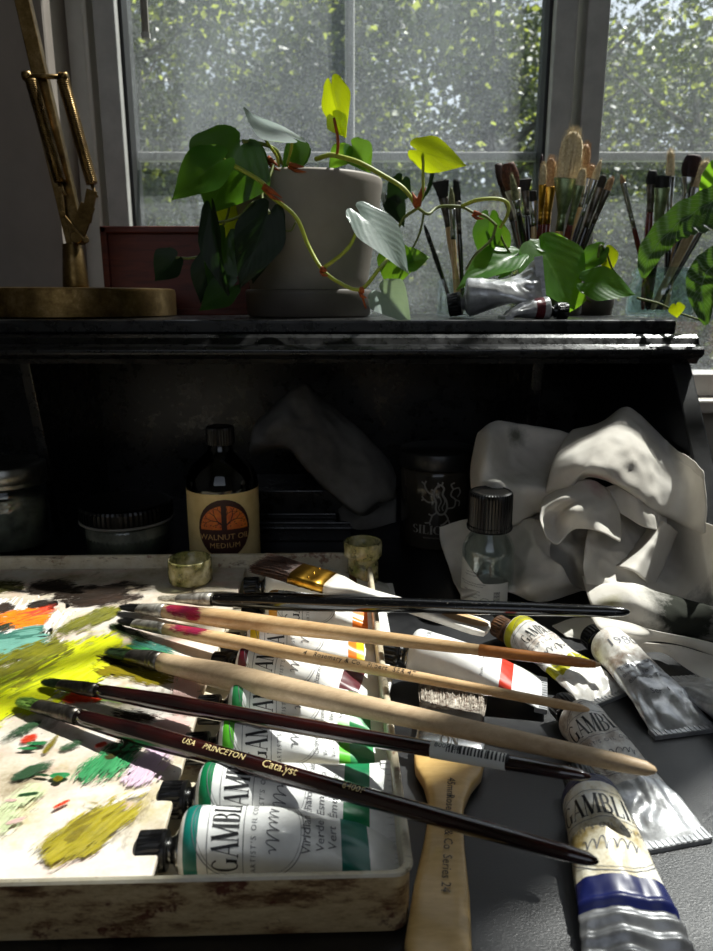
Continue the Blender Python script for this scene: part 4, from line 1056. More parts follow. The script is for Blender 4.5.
pe0 = G(146, 875, PZ); pe1 = G(203, 692, PZ); pe2 = G(243, 572, PZ)
t = empty('mixing_palette', Vector((-.2, .4, PZ - .004)), 'white mixing palette smeared with yellow, green, orange and dark oil paint', 'palette')
m = MB(); back = T(0, TD - .004).y; fy = T(-.2, .0045).y
lf = T(-TW + .004, .1).x
pts = [(lf, fy + .004), (pe0.x + .003, fy + .001), (pe1.x, pe1.y), (pe2.x + .001, back - .004), (lf, back - .010)]
m.rings([[Vector((x, y, z)) for x, y in pts] for z in (PZ - .0035, PZ)]); m.box((lf + .01, fy + .02, .0034), (lf + .03, back - .02, PZ - .0035)); m.box((-.13, fy + .02, .0034), (-.12, back - .02, PZ - .0035))
pal = build('palette_board', m, 'palette', t, smooth=False, bev=.0008)
SM = dict(black=('17110c', '2e2014'), brown=('140c08', '3a2412'), orange=('d93a08', 'ff7a10', 'f7a01c'), redor=('c02a08', 'f0481c'), oliv=('3f3f0c', '6b6a10', '8f8a14'), darkol=('232408', '4f4a10'), teal=('5c8f80', '7ab0a0'), tealdk=('2f5f54', '4a8a78'),
          lime=('a4b000', 'ccd006', 'b8c000'), limedk=('7f8a00', 'a8b008'), green=('1d6a3a', '2f8a50', '4aa86a'), gblack=('0c0e08', '26380f'), yel=('6e6404', '988a0a', 'b4a414'), pink=('d8aca4', 'e8c8c0'), lilac=('c8a8c0', 'dcc4d4'), pale=('b8c890', 'd0d8b0'),
          ltgreen=('8fd040', 'b4e060'), white=('e8e4dc', 'f6f4f0'), dkgreen=('12301c', '2f5a30'), brownor=('4a2408', '8a5010', 'c8801c'), yelol=('4e4406', '857608', '5e5206'))
for k_, v_ in SM.items(): M['p_' + k_] = smear(k_, *v_, den=.75 if k_ in ('lime', 'limedk', 'teal', 'pink', 'yel') else .6)
zi = [0]
def stroke(p0, p1, wpx, mat, h=.0006, bend=0., label=None):
    zi[0] += 1; A = G(*p0, PZ); B = G(*p1, PZ); X = B - A; L_ = X.length; X.normalize(); S = Vector((-X.y, X.x, 0))
    mid = ((p0[0] + p1[0]) / 2, (p0[1] + p1[1]) / 2)
    c = G(mid[0], mid[1], PZ); e = G(mid[0] + wpx[0], mid[1] + wpx[1], PZ); w_ = abs((e - c).dot(S)); z = .00008 + zi[0] * .00004
    mb = MB()
    def F(i, j):
        tt = (j - .5) * 2; x = -.06 * L_ + 1.12 * L_ * i; env = (1 - abs(2 * i - 1) ** 4) ** .5 * .35 + .65
        y = w_ * tt * env + bend * L_ * math.sin(PI * i)
        n_ = mn.noise(Vector((x * 60, y * 420, zi[0] * 3.)))
        return A + X * x + S * y + Vector((0, 0, z + h * max(0, .5 + n_) * math.sin(PI * i) ** .3 * (1 - tt * tt) ** .5))
    mb.grid(F, 40, 24); build('paint_smear', mb, mat, t, label=label)
# (start px, end px, half-width vector px, paint)
for a in [((-60, 700), (20, 600), (60, 40), 'p_white', .0002),
          ((-10, 590), (22, 582), (0, 9), 'p_darkol'), ((28, 590), (75, 583), (0, 9), 'p_black'), ((48, 600), (146, 588), (0, 11), 'p_black'), ((70, 606), (140, 596), (0, 7), 'p_brown'),
          ((-12, 626), (52, 612), (0, 12), 'p_orange'), ((12, 622), (62, 604), (0, 7), 'p_redor'), ((-10, 612), (14, 605), (0, 6), 'p_brown'), ((27, 607), (56, 602), (0, 4.5), 'p_black', .0014), ((-10, 632), (14, 624), (0, 6), 'p_gblack'),
          ((-20, 650), (48, 640), (0, 18), 'p_teal'), ((-10, 640), (50, 631), (0, 6), 'p_tealdk'),
          ((-20, 722), (124, 634), (0, 34), 'p_lime'), ((-30, 700), (70, 655), (0, 22), 'p_limedk'), ((40, 690), (120, 650), (0, 24), 'p_lime'), ((48, 640), (120, 606), (0, 10), 'p_oliv'), ((-30, 690), (64, 644), (0, 26), 'p_oliv'),
          ((60, 690), (150, 700), (0, 10), 'p_ltgreen'),
          ((96, 664), (176, 682), (0, 13), 'p_yelol'), ((98, 656), (140, 668), (0, 8), 'p_brown'), ((128, 640), (176, 655), (0, 7), 'p_tealdk'), ((126, 646), (182, 660), (0, 3), 'p_green'), ((112, 626), (150, 644), (0, 9), 'p_gblack'),
          ((190, 668), (182, 716), (16, 0), 'p_pink'), ((66, 697), (108, 697), (0, 9), 'p_redor'), ((112, 712), (158, 722), (0, 10), 'p_black'), ((38, 713), (72, 716), (0, 6), 'p_brown'),
          ((150, 735), (190, 728), (0, 14), 'p_pink'), ((2, 744), (40, 722), (0, 7), 'p_dkgreen'), ((20, 744), (38, 738), (0, 5), 'p_redor'), ((22, 752), (50, 744), (0, 3), 'p_darkol'), ((60, 752), (84, 742), (0, 5), 'p_dkgreen'), ((44, 756), (58, 738), (5, 0), 'p_yelol'),
          ((130, 790), (170, 745), (18, 8), 'p_lilac'), ((88, 786), (134, 742), (18, 10), 'p_green'), ((106, 752), (142, 750), (0, 13), 'p_gblack'), ((12, 782), (54, 764), (0, 6), 'p_dkgreen'), ((-20, 842), (40, 790), (10, 16), 'p_pale'),
          ((44, 864), (138, 796), (15, 18), 'p_yel', .001), ((60, 846), (122, 800), (6, 8), 'p_yelol', .001), ((95, 812), (150, 792), (0, 5), 'p_white')]:
    stroke(*a)
r = random.Random(9)
for i in range(34):
    u, v = r.uniform(0, 190), r.uniform(600, 862); q = r.choice(['p_darkol', 'p_brown', 'p_green', 'p_redor', 'p_yelol', 'p_dkgreen', 'p_pink', 'p_yel'])
    if (u < 120 and v < 720) or (u > 125 and v > 670) or u > 165: continue
    dx, dy = r.uniform(6, 22), r.uniform(-9, 3)
    stroke((u, v), (u + dx, v + dy), (0, r.uniform(1.5, 4)), q, .0003)
# ragged rind of paint along the palette edge, grime on the tray
# little paint cups
def cup(lab, c, r_, z0, h, mat='cupglass', body=None):
    t = empty('paint_cup', (c.x, c.y, z0), lab, 'cup'); m = MB()
    m.lathe((c.x, c.y, 0), [(0, z0), (r_ * .92, z0), (r_ * .98, z0 + .001), (r_, z0 + h * .5), (r_ * .985, z0 + h - .001), (r_ * .95, z0 + h), (r_ * .9, z0 + h - .001), (r_ * .9, z0 + .002), (0, z0 + .002)], 48, c0=False, c1=False)
    build('cup_body', m, mat, t)
    m = MB(); m.lathe((c.x, c.y, 0), [(r_ * .90, z0 + .004), (0, z0 + .0042)], 40, c0=False, c1=False); build('dried_paint', m, 'p_yelol' if False else 'capbrown', t)
n = NT('smeared cup glass')
tr = n.add('BsdfTransparent'); tr.inputs[0].default_value = (.85, .88, .75, 1)
n.set(n.b, 'Base Color', n.ramp(n.noise(60, 5), [(.3, '5a6a1c'), (.5, 'b8ad78'), (.7, 'ddd6b8')])); n.p(Roughness=.2)
mx = n.add('MixShader'); n.t.links.new(n.ramp(n.noise(110, 5, .7), [(.35, (.25,) * 3), (.6, (.9,) * 3)]), mx.inputs[0])
n.t.links.new(tr.outputs[0], mx.inputs[1]); n.t.links.new(n.b.outputs[0], mx.inputs[2]); n.t.links.new(mx.outputs[0], n.o.inputs[0]); M['cupglass'] = n.m
c = G(191, 582, PZ); cup('small glass dipping cup smeared with green and yellow paint, standing on the palette', c, .0172, PZ + .0015, .019)
c = W(363, 565, .547); c.z = 0
t = empty('paint_jar', (c.x, c.y, .0045), 'tall narrow glass paint pot in the rear right corner of the tray', 'jar')
m = MB(); m.lathe((c.x, c.y, 0), [(0, .0045), (.012, .0045), (.0125, .006), (.0125, .034), (.0115, .0345), (.0115, .008), (0, .008)], 40, c0=False, c1=False); build('jar_body', m, 'cupglass', t)
m = MB(); m.lathe((c.x, c.y, 0), [(.0125, .034), (.0152, .0345), (.0155, .036), (.0155, .0455), (.015, .0465), (.0138, .0465), (.0136, .0455), (.0136, .037), (0, .037)], 40, c0=False, c1=False); build('rim', m, 'cupglass', t)

# ================================================================ bottles and jars in the cubby
# walnut oil
c = W(225, 540, .622); c.z = 0
t = empty('oil_bottle', c, 'dark glass bottle of walnut oil with a tan tree label, behind the tray', 'bottle'); R_ = .0318
m = MB(); m.lathe(c, [(0, 0), (.029, 0), (R_, .003), (R_, .075), (.0308, .083), (.0265, .092), (.018, .100), (.0125, .105), (.0112, .108), (.0112, .115), (.0098, .115), (.0098, .108), (.0165, .0985), (.025, .091), (.029, .082), (.0298, .075), (.0298, .005), (0, .004)], 64, c0=False, c1=False)
build('bottle_body', m, 'glass_dark', t)
m = MB(); m.lathe(c, [(0, .0045), (.0292, .006), (.0292, .070), (0, .070)], 48, c0=False, c1=False); build('oil', m, simple('dark oil', '1c120a', .1), t)
m = MB(); m.lathe(c, [(0, .111), (.0118, .111), (.0125, .112), (.0125, .125), (.0122, .1265), (.010, .1275), (0, .1275)], 64, ribs=1, rib=-.05, c0=False, c1=False); build('cap', m, 'cap', t, smooth=False)
def cylF(c, R_, off, a0=0):      # flat (x,y) onto a vertical cylinder facing the camera
    ac = math.atan2(-c.y, -c.x) + a0
    return lambda x, y: Vector((c.x + (R_ + off) * math.cos(ac + x / R_), c.y + (R_ + off) * math.sin(ac + x / R_), c.z + y))
f = cylF(c, R_, .0003); m = MB(); m.grid(lambda i, j: f((i - .5) * 2 * R_ * 2.6, .006 + j * .067), 80, 4); lab = build('paper_label', m, 'label_cream', t)
def up_(o_):
    g_ = cylF(c, R_, o_); return lambda x, y: g_(x, y + .011)
f = up_(.0006); m = MB(); place2d(m, disc2d(0, .031, .0232, .0265), f); build('round_emblem', m, 'print_brown', lab)
f = up_(.0009); m = MB()
V = []; F_ = []
def sector(x0, x1):
    k = 14; V = []; F_ = []
    for i in range(k + 1):
        x = x0 + (x1 - x0) * i / k; top = .0215 * math.sqrt(max(1 - (x / .021) ** 2, 0))
        V += [(x, .0305), (x, .0305 + top)]
        if i: F_.append([2 * i - 2, 2 * i, 2 * i + 1, 2 * i - 1])
    return V, F_
place2d(m, sector(-.0208, -.0022), f); place2d(m, sector(.0022, .0208), f); build('tree_ground', m, 'print_orange', lab)
f = up_(.0012); m = MB(); rr = random.Random(4)
def br(x, y, a, L_, w_, d):
    x2, y2 = x + L_ * math.cos(a), y + L_ * math.sin(a)
    place2d(m, ribbon2d([(x, y), ((x + x2) / 2, (y + y2) / 2), (x2, y2)], w_), f)
    if d and ((x2 / .021) ** 2 + ((y2 - .0305) / .021) ** 2 < .85):
        for q in (-.45, .5): br(x2, y2, a + q + rr.uniform(-.2, .2), L_ * .74, w_ * .7, d - 1)
for a in (PI / 2, PI / 2 + .8, PI / 2 - .8): br(0, .033, a, .0075, .0011, 4)
for i in range(20):
    x, y = rr.uniform(-.018, .018), rr.uniform(.032, .037); place2d(m, ribbon2d([(x, y), (x + .0008, y + .0006)], .0008), f)
build('tree_branches', m, 'print_brown', lab)
m = MB(); place2d(m, text2d('WALNUT OIL', .0072), f if False else up_(.0012)); 
for i in range(len(m.v)): m.v[i].z += .0215
k0 = len(m.v); place2d(m, text2d('MEDIUM', .0066, spacing=1.1), up_(.0012))
for i in range(k0, len(m.v)): m.v[i].z += .0140
build('lettering', m, 'print_tan', lab)
# mason-like jar at the left edge
c = W(14, 540, .665); c.z = 0
t = empty('glass_jar', c, 'tall glass jar with a metal screw lid at the left end of the cubby', 'jar'); r_ = .036
m = MB(); m.lathe(c, [(0, 0), (.033, 0), (r_, .004), (r_, .056), (.0345, .061), (.032, .064), (.032, .068), (.030, .068), (.033, .056), (.033, .005), (0, .004)], 56, c0=False, c1=False); build('jar_body', m, 'glass', t)
m = MB(); m.lathe(c, [(0, .0045), (.0325, .0055), (.0325, .050), (0, .050)], 48, c0=False, c1=False); build('contents', m, 'jarstuff', t)
m = MB(); m.lathe(c, [(.0325, .064), (.0355, .064), (.0365, .066), (.0355, .068), (.0365, .070), (.0362, .0835), (.0345, .085), (0, .085)], 72, c0=False, c1=False); build('lid', m, 'tin', t)
# low jar with black lid
c = W(129, 540, .655); c.z = 0; r_ = .0425
t = empty('low_jar', c, 'low wide glass jar with a ribbed black lid, left of the oil bottle', 'jar')
m = MB(); m.lathe(c, [(0, 0), (.039, 0), (r_ * .98, .004), (r_, .028), (r_ * .98, .032), (.038, .032), (.039, .005), (0, .004)], 64, c0=False, c1=False); build('jar_body', m, 'glass', t)
m = MB(); m.lathe(c, [(0, .004), (.0385, .005), (.0385, .029), (0, .029)], 48, c0=False, c1=False); build('contents', m, 'jarstuff', t)
m = MB(); m.lathe(c, [(r_ * .97, .032), (r_ * 1.03, .0325), (r_ * 1.035, .0335), (r_ * 1.03, .0345), (r_ * 1.0, .0345)], 96, c0=False, c1=False); build('seal_ring', m, 'print_grey', t)
m = MB(); m.lathe(c, [(r_ * 1.0, .0345), (r_ * 1.02, .035), (r_ * 1.02, .046), (r_ * .99, .0485), (r_ * .9, .0495), (0, .0495)], 120, ribs=1, rib=-.014, c0=False, c1=False); build('lid', m, 'cap', t, smooth=False)
# brush cleaner jar with a lion
c = W(436, 520, .685); c.z = 0; r_ = .0362
t = empty('cleaner_jar', c, 'dark brush-cleaning jar printed with a rampant lion, behind the small clear bottle', 'jar')
m = MB(); m.lathe(c, [(0, 0), (.034, 0), (r_, .003), (r_, .074), (.0345, .078), (.033, .079), (.033, .082), (0, .082)], 64, c0=False, c1=False); build('jar_body', m, simple('dark jar glass', '3a352e', .12, col2='29251f', scale=20), t)
m = MB(); m.lathe(c, [(.034, .0785), (.0372, .079), (.0375, .080), (.0375, .093), (.0365, .095), (0, .0955)], 96, c0=False, c1=False); build('lid', m, simple('charcoal lid', '1c1c1c', .35), t)
f00 = cylF(c, r_, .0005, .12); f0 = lambda x, y: f00(x * 1.15, y * 1.15 + .002)
m = MB()
lion = [(-.006, .050), (-.004, .054), (-.001, .056), (.002, .053), (.001, .048), (.004, .043), (.005, .037), (.003, .032), (-.001, .031), (-.004, .035), (-.004, .041), (-.006, .046)]
lw = .0016
place2d(m, ribbon2d([tuple(q) for q in cr(lion + [lion[0]], 5)], lw), f0)
for P in ([(-.005, .047), (-.010, .049), (-.013, .053), (-.014, .056)], [(-.014, .056), (-.0165, .058)], [(-.014, .056), (-.0125, .059)], [(-.005, .042), (-.010, .041), (-.014, .043), (-.0165, .042)], [(-.014, .043), (-.016, .0455)], [(-.003, .033), (-.007, .030), (-.010, .031)], [(-.007, .030), (-.009, .024), (-.013, .023)], [(-.009, .024), (-.0085, .0215)],
          [(.003, .032), (.006, .027), (.003, .023), (.0, .0215)], [(.006, .027), (.008, .022)], [(.005, .036), (.011, .037), (.012, .043), (.008, .047), (.010, .052), (.015, .053)], [(.015, .053), (.0165, .049), (.014, .045)], [(.010, .052), (.008, .056), (.011, .0575)], [(.012, .043), (.016, .041), (.0155, .037)], [(-.002, .054), (-.003, .058)], [(.0, .055), (.001, .0585)], [(-.006, .051), (-.0085, .052)]):
    place2d(m, ribbon2d([tuple(q) for q in cr(P, 5)], lw * .8), f0)
for x in (-.002, .001): place2d(m, ribbon2d([tuple(q) for q in cr([(x, .047), (x + .002, .042), (x, .037), (x + .001, .034)], 5)], .0008), f0)
build('lion_emblem', m, 'print_grey', t)
m = MB(); place2d(m, serif('SILICOIL', .0085), lambda x, y: f00(x * 1.9 - .003, y + .0175)); place2d(m, text2d('BRUSH CLEANING TANK', .0022), lambda x, y: f00(x - .004, y + .013)); build('lettering', m, 'print_grey', t)
# small clear bottle
c = G(486, 600, 0); r_ = .0205
t = empty('small_bottle', c, 'small clear glass bottle with ribbed black cap and white label before the white rag', 'bottle')
m = MB(); m.lathe(c, [(0, 0), (.0185, 0), (r_, .002), (r_, .030), (.0198, .036), (.0205, .042), (.0202, .046), (.0175, .053), (.0135, .058), (.0122, .060), (.0122, .062), (.0108, .062), (.0108, .059), (.016, .052), (.0188, .045), (.0183, .036), (.0188, .030), (.0188, .003), (0, .002)], 64, c0=False, c1=False); build('bottle_body', m, 'glass', t)
m = MB(); m.lathe(c, [(.0172, .0605), (.0178, .062), (.0178, .064), (.0172, .0648), (.0172, .088), (.0166, .0905), (.0152, .0915), (.0148, .0908), (0, .0908)], 88, ribs=1, rib=-.035, c0=False, c1=False); cp = build('cap', m, 'cap', t, smooth=False)
m = MB()
place2d(m, arc2d(0, 0, .0125, 0, 2 * PI, .0009, 40), lambda x, y: Vector((c.x + x, c.y + y, .0912)))
for q in (-.0045, 0, .0045): place2d(m, ribbon2d(squiggle(.018 if q == 0 else .014, .0028, int(q * 1e4) + 60, 50, 7), .0006), lambda x, y: Vector((c.x + x, c.y + y + q, .0912)))
build('embossing', m, 'steel_dark', cp)
f = cylF(c, r_, .0003); m = MB()
m.grid(lambda i, j: f(-.0285 + i * .047, .002 + j * (.036 - .016 * max(0, min(1, (i - .15) / .4)) ** 1.2)), 50, 6); lab = build('paper_label', m, 'label_white', t)
f = cylF(c, r_, .0006); m = MB()
for k_, (yy, w_) in enumerate(((.0235, .010), (.0215, .012), (.0165, .018), (.015, .016), (.0115, .012), (.0095, .013), (.0075, .01))):
    place2d(m, text2d('Highly flammable. Keep away from heat'[:int(w_ * 1800)], .0016), lambda x, y: f(x - .012, y + yy * 1.25))
place2d(m, arc2d(-.001, .0065, .0036, 0, 2 * PI, .0003, 30), f); place2d(m, text2d('AP', .0038), lambda x, y: f(x - .001, y + .0052))
for k_ in range(14):
    x = .0058 + k_ * .0007 if False else .0058
    place2d(m, ribbon2d([(.0055, .0035 + k_ * .0009), (.0105, .0035 + k_ * .0009)], .0003 + .0003 * (k_ % 3 == 0)), f)
build('fine_print', m, 'ink', lab)
# black wooden box in the cubby
t = empty('black_box', (-.045, .72, 0), 'low black slatted box in the cubby under the dark grey rag', 'box')
m = MB(); m.box((-.10, .68, 0), (-.005, .75, .02)); m.box((-.10, .676, .012), (-.004, .70, .016)); m.box((-.115, .69, .026), (-.012, .76, .05)); m.box((-.1, .69, .02), (-.02, .75, .026)); build('case', m, 'lacquer', t, smooth=False, bev=.001)
m = MB(); m.tube([(-.012, .70, .041), (.03, .69, .040)], .0012, 8); m.lathe((-.008, .70, .038), [(0, 0), (.004, 0), (.004, .004), (0, .004)], 16); build('clasp', m, 'steel_dark', t)
# ================================================================ jars of brushes on the shelf
def stand(name, lab, u, Y, prof, mat, k=48):
    c = W(u, 300, Y); c.z = ST; t = empty(name, c, lab, 'jar'); m = MB(); m.lathe(c, prof, k, c0=False, c1=False); build('jar_body', m, mat, t); return c
J2 = stand('brush_jar', 'teal-tinted glass jar holding brushes at the right end of the shelf', 661, .75, [(0, 0), (.031, 0), (.0335, .003), (.0335, .028), (.031, .034), (.0285, .037), (.0285, .040), (.0305, .041), (.0305, .044), (.0285, .045), (.0285, .0475), (.0265, .0475), (.0265, .036), (.031, .028), (.031, .004), (0, .003)], 'glass_teal')
J1 = stand('brush_jar', 'dark jar holding the big bundle of brushes, hidden behind the silver tube and leaves', 552, .77, [(0, 0), (.028, 0), (.030, .003), (.030, .034), (.028, .034), (.028, .004), (0, .003)], 'saucer')
J3 = stand('brush_jar', 'small clear glass jar holding four brushes beside the plant pot', 456, .74, [(0, 0), (.018, 0), (.0195, .002), (.0195, .036), (.018, .036), (.018, .003), (0, .002)], 'glass')
rb = random.Random(11)
def jb(lab, tip, low, J, wpx, tpx, blpx, flpx, shape, hm, fm, bm_, dy=0., thick=None, rh=None, n=120, group=None, over=0):
    Y = J.y; T_ = W(tip[0], tip[1], Y + dy); L0 = W(low[0], low[1], Y + dy * .4)
    d = (L0 - T_).normalized(); zb = ST + .006; k = (zb - T_.z) / d.z; E = T_ + d * k
    dx = E.x - J.x; lim = .017 if J is not J2 else .024
    if J is J3: lim = .012
    E.x = J.x + max(-lim, min(lim, dx)); E.y = J.y + max(-lim, min(lim, (E.y - J.y)))
    # keep the visible axis through tip and low
    s = Y / 730.
    wb = wpx * s; tb = (tpx or wpx * .55) * s
    rh = rh or max(.0022, min(wb * .33, .0042))
    side = Vector((1, 0, 0))
    return brush('jar_brush', lab, T_, E, blpx * s, wb, tb, flpx * s, rh, rh * 1.2, rh * .7, hm, fm, bm_, shape, side=side, n=n, group=group, ns=12)
JL = [
 ('wide brown mop brush, leftmost of the big bundle', (497, 160), (512, 250), 9, 8, 30, 30, 'mop', 'blackhandle', 'steel_dark', 'h_brown', .02),
 ('rust-brown mop brush in front of the darker mop at the left of the big bundle', (507, 159), (514, 240), 15, 9, 30, 26, 'mop', 'wood_red', 'steel_dirty', 'h_rust', -.005),
 ('slim brush with greenish cream bristles at the left side of the big bundle', (511, 171), (518, 256), 8, 6, 28, 10, 'round', 'blackhandle', 'steel', 'h_paleolive', -.02),
 ('black fan-shaped brush behind the slim greenish one in the big bundle', (524, 177), (529, 250), 8, 3, 14, 22, 'fan', 'blackhandle', 'steel_dark', 'h_dark', .012),
 ('small dark flat brush leaning right, low in the big bundle', (533, 189), (523, 240), 8, 4, 12, 22, 'flat', 'wood', 'steel', 'h_dark', 0),
 ('thin brush with a dark red pointed tip at the centre of the big bundle', (542, 152), (540, 220), 5, 5, 20, 16, 'point', 'wood_red', 'steel_dark', 'h_maroonhair', .018),
 ('small pointed cream brush with a gold ferrule in the big bundle', (544, 161), (536, 250), 7, 6, 22, 34, 'filbert', 'wood_red', 'gold', 'h_cream', -.015),
 ('pale broad brush with a gold ferrule left of the largest brush', (552, 154), (545, 240), 13, 7, 32, 32, 'filbert', 'wood_red', 'gold', 'h_tan', .005),
 ('largest brush of all, a pale broad filbert with a silver-green ferrule standing tallest', (575, 125), (558, 240), 25, 12, 50, 44, 'filbert', 'wood_broad', 'green_ferrule', 'h_cream', -.008),
 ('tan rounded brush just behind and right of the largest brush', (587, 140), (569, 240), 14, 9, 34, 40, 'filbert', 'blackhandle', 'steel', 'h_tan', .014),
 ('cream flat brush with a brass-green ferrule right of the largest brush', (584, 166), (564, 250), 9, 5, 18, 34, 'filbert', 'wood_red', 'green_ferrule', 'h_cream', -.022),
 ('long pointed cream brush leaning far right with a steel ferrule', (602, 157), (569, 256), 7, 6, 22, 32, 'point', 'blackhandle', 'steel', 'h_cream', -.012),
 ('medium tan brush half hidden behind the long pointed cream brush', (593, 163), (572, 240), 9, 6, 16, 26, 'filbert', 'wood', 'steel', 'h_tan', .008),
 ('short-haired dark grey brush leaning right at the edge of the big bundle', (605, 173), (576, 256), 9, 6, 15, 36, 'filbert', 'blackhandle', 'steel_dark', 'h_dark', 0),
 ('light brown tipped brush, rightmost of the big bundle', (613, 176), (580, 256), 7, 6, 14, 30, 'filbert', 'blackhandle', 'steel_dark', 'h_tan', -.016),
]
for a in JL: jb(a[0], a[1], a[2], J1, *a[3:])
for a in [
 ('thin red-handled brush with a small tan tip leaning out left of the teal jar', (621, 174), (642, 262), 5, 5, 9, 42, 'round', 'wood_red', 'steel', 'h_tan', -.01),
 ('short dark round brush, second from the left in the teal jar', (653, 168), (647, 250), 10, 7, 17, 24, 'mop', 'wood_red', 'steel_dark', 'h_dark', .01),
 ('dark flat brush with a wide tarnished ferrule in the teal jar', (664, 174), (655, 250), 15, 7, 13, 44, 'flat', 'blackhandle', 'green_ferrule', 'h_dark', -.008),
 ('cream pointed brush standing tallest in the teal jar', (671, 147), (668, 240), 9, 7, 30, 40, 'filbert', 'blackhandle', 'steel', 'h_cream', .016),
 ('wide dark maroon mop brush in the teal jar', (695, 151), (678, 240), 18, 11, 26, 20, 'mop', 'wood', 'steel', 'h_maroonhair', .004),
 ('cream filbert brush with a long dark handle at the right edge of the teal jar', (708, 157), (682, 240), 13, 8, 30, 30, 'filbert', 'blackhandle', 'steel', 'h_cream', -.006),
 ('thick bare wooden handled brush leaning right in the teal jar', (716, 182), (672, 270), 12, 8, 18, 20, 'filbert', 'wood_greige', 'steel', 'h_tan', -.02),
 ('thin black-handled brush leaning right behind the striped leaf', (722, 195), (680, 268), 7, 5, 14, 18, 'round', 'blackhandle', 'steel', 'h_dark', .0)]: jb(a[0], a[1], a[2], J2, *a[3:])
for a in [
 ('black fan brush beside the plant pot', (440, 178), (457, 280), 9, 4, 20, 26, 'fan', 'wood', 'steel_dark', 'h_dark', .006),
 ('pale olive brush in the small jar beside the plant pot', (451, 184), (455, 280), 7, 6, 24, 26, 'round', 'wood', 'steel', 'h_paleolive', -.008),
 ('straight dark brush with a black handle, rightmost in the small jar by the pot', (456, 177), (462, 280), 7, 6, 24, 28, 'flat', 'blackhandle', 'steel_dark', 'h_dark', .002),
 ('thin brush with a plain black handle leaning left beside the plant pot', (424, 224), (444, 282), 4, 4, 10, 12, 'round', 'blackhandle', 'blackhandle', 'h_dark', -.004)]: jb(a[0], a[1], a[2], J3, *a[3:])

# ================================================================ rags
def sheet(mb, net, nu=40, nv=40, amp=.0012, seed=0, fn=None):
    # net: rows of (u, v, Y) picture-measured points lifted into space; smooth surface through them
    def lift(u, v, Y):
        q = W(u, v, Y)
        if q.x > .256: q = W(u, v, Y * .256 / q.x)
        return q
    rows = [[lift(*p) for p in r] for r in net]
    rc = [cr(r, 8) for r in rows]; k = len(rc[0])
    cols = [cr([r[j] for r in rc], 8) for j in range(k)]
    A = np.array(cols)          # k x K x 3
    n1, n2 = A.shape[0], A.shape[1]
    def F(i, j):
        x = i * (n1 - 1); y = j * (n2 - 1); a = min(int(x), n1 - 2); b = min(int(y), n2 - 2); fx, fy = x - a, y - b
        p = (A[a, b] * (1 - fx) * (1 - fy) + A[a + 1, b] * fx * (1 - fy) + A[a, b + 1] * (1 - fx) * fy + A[a + 1, b + 1] * fx * fy)
        p = Vector(p); q = p * 26 + Vector((seed, 0, 0))
        w_ = mn.noise(q) * 1.6 + (1 - abs(mn.noise(q * 1.7 + Vector((3, seed, 1)))) * 2.4) * .6 + mn.noise(q * 3.4 + Vector((7, 7, seed))) * .35 + (1 - abs(mn.noise(q * 2.9 + Vector((seed, 5, 4)))) * 2.6) * .35
        d = Vector((mn.noise(q + Vector((9, 0, 0))) * .5, -w_, w_ * .5))
        p = p + d * amp
        p.z = max(p.z, .0012)
        return p
    mb.grid(F, nu, nv)
M['cloth'] = clothmat('white cotton rag', 'd9d3c8', 'bdb5a8', stain=[('2e3a26', 60, .012, .03, (0, 0, 0)), ], trans=.22)
def Zp(u, v, z): return (u, v, G(u, v, z).y)
def stainpt(u, v, Y, org): return tuple(W(u, v, Y) - org)
mb = MB()
DOME = [[(566, 445, .64), (600, 436, .645), (622, 420, .64), (640, 428, .64), (662, 450, .64), (686, 466, .64), (703, 480, .63)],
        [(572, 430, .60), (600, 423, .60), (623, 408, .60), (640, 415, .60), (662, 440, .60), (686, 457, .60), (703, 472, .595)],
        [(555, 456, .555), (582, 452, .53), (612, 440, .535), (639, 450, .535), (666, 469, .55), (687, 486, .56), (706, 503, .565)],
        [(546, 488, .545), (570, 484, .525), (587, 471, .515), (616, 480, .51), (647, 502, .52), (674, 518, .535), (705, 530, .55)],
        [(548, 494, .56), (572, 490, .55), (588, 477, .55), (616, 486, .545), (647, 507, .55), (673, 522, .56), (703, 534, .57)]]
sheet(mb, DOME, 64, 56, .0022, 1)
sheet(mb, [[(480, 445, .65), (496, 436, .65), (518, 436, .65), (545, 440, .65), (590, 446, .65)],
           [(478, 433, .615), (494, 422, .61), (517, 425, .62), (548, 430, .625), (592, 440, .625)],
           [(472, 460, .605), (487, 453, .568), (512, 450, .60), (540, 448, .61), (590, 456, .60)],
           [(471, 486, .59), (485, 478, .552), (513, 473, .582), (535, 471, .588), (585, 480, .58)],
           [(474, 496, .57), (497, 487, .545), (520, 490, .555), (549, 491, .55), (584, 492, .57)],
           [(478, 526, .58), (508, 528, .57), (530, 517, .57), (550, 508, .57), (584, 505, .58)]], 48, 56, .0026, 2)
sheet(mb, [[(543, 498, .55), (562, 488, .535), (588, 480, .53), (606, 488, .53), (618, 502, .535)],
           [(541, 508, .53), (563, 500, .512), (590, 496, .515), (610, 500, .515), (621, 516, .52)],
           [(540, 522, .515), (556, 518, .525), (572, 511, .50), (599, 513, .505), (622, 529, .51)],
           [(547, 539, .505), (558, 544, .50), (575, 529, .505), (599, 532, .495), (619, 542, .50)]], 40, 40, .0018, 3)
sheet(mb, [[(600, 490, .54), (618, 486, .53), (645, 502, .53), (668, 518, .54)],
           [(610, 502, .53), (630, 498, .52), (650, 512, .525), (668, 524, .54)],
           [(618, 512, .525), (640, 526, .515), (655, 530, .52), (668, 530, .535)]], 30, 30, .0022, 8)
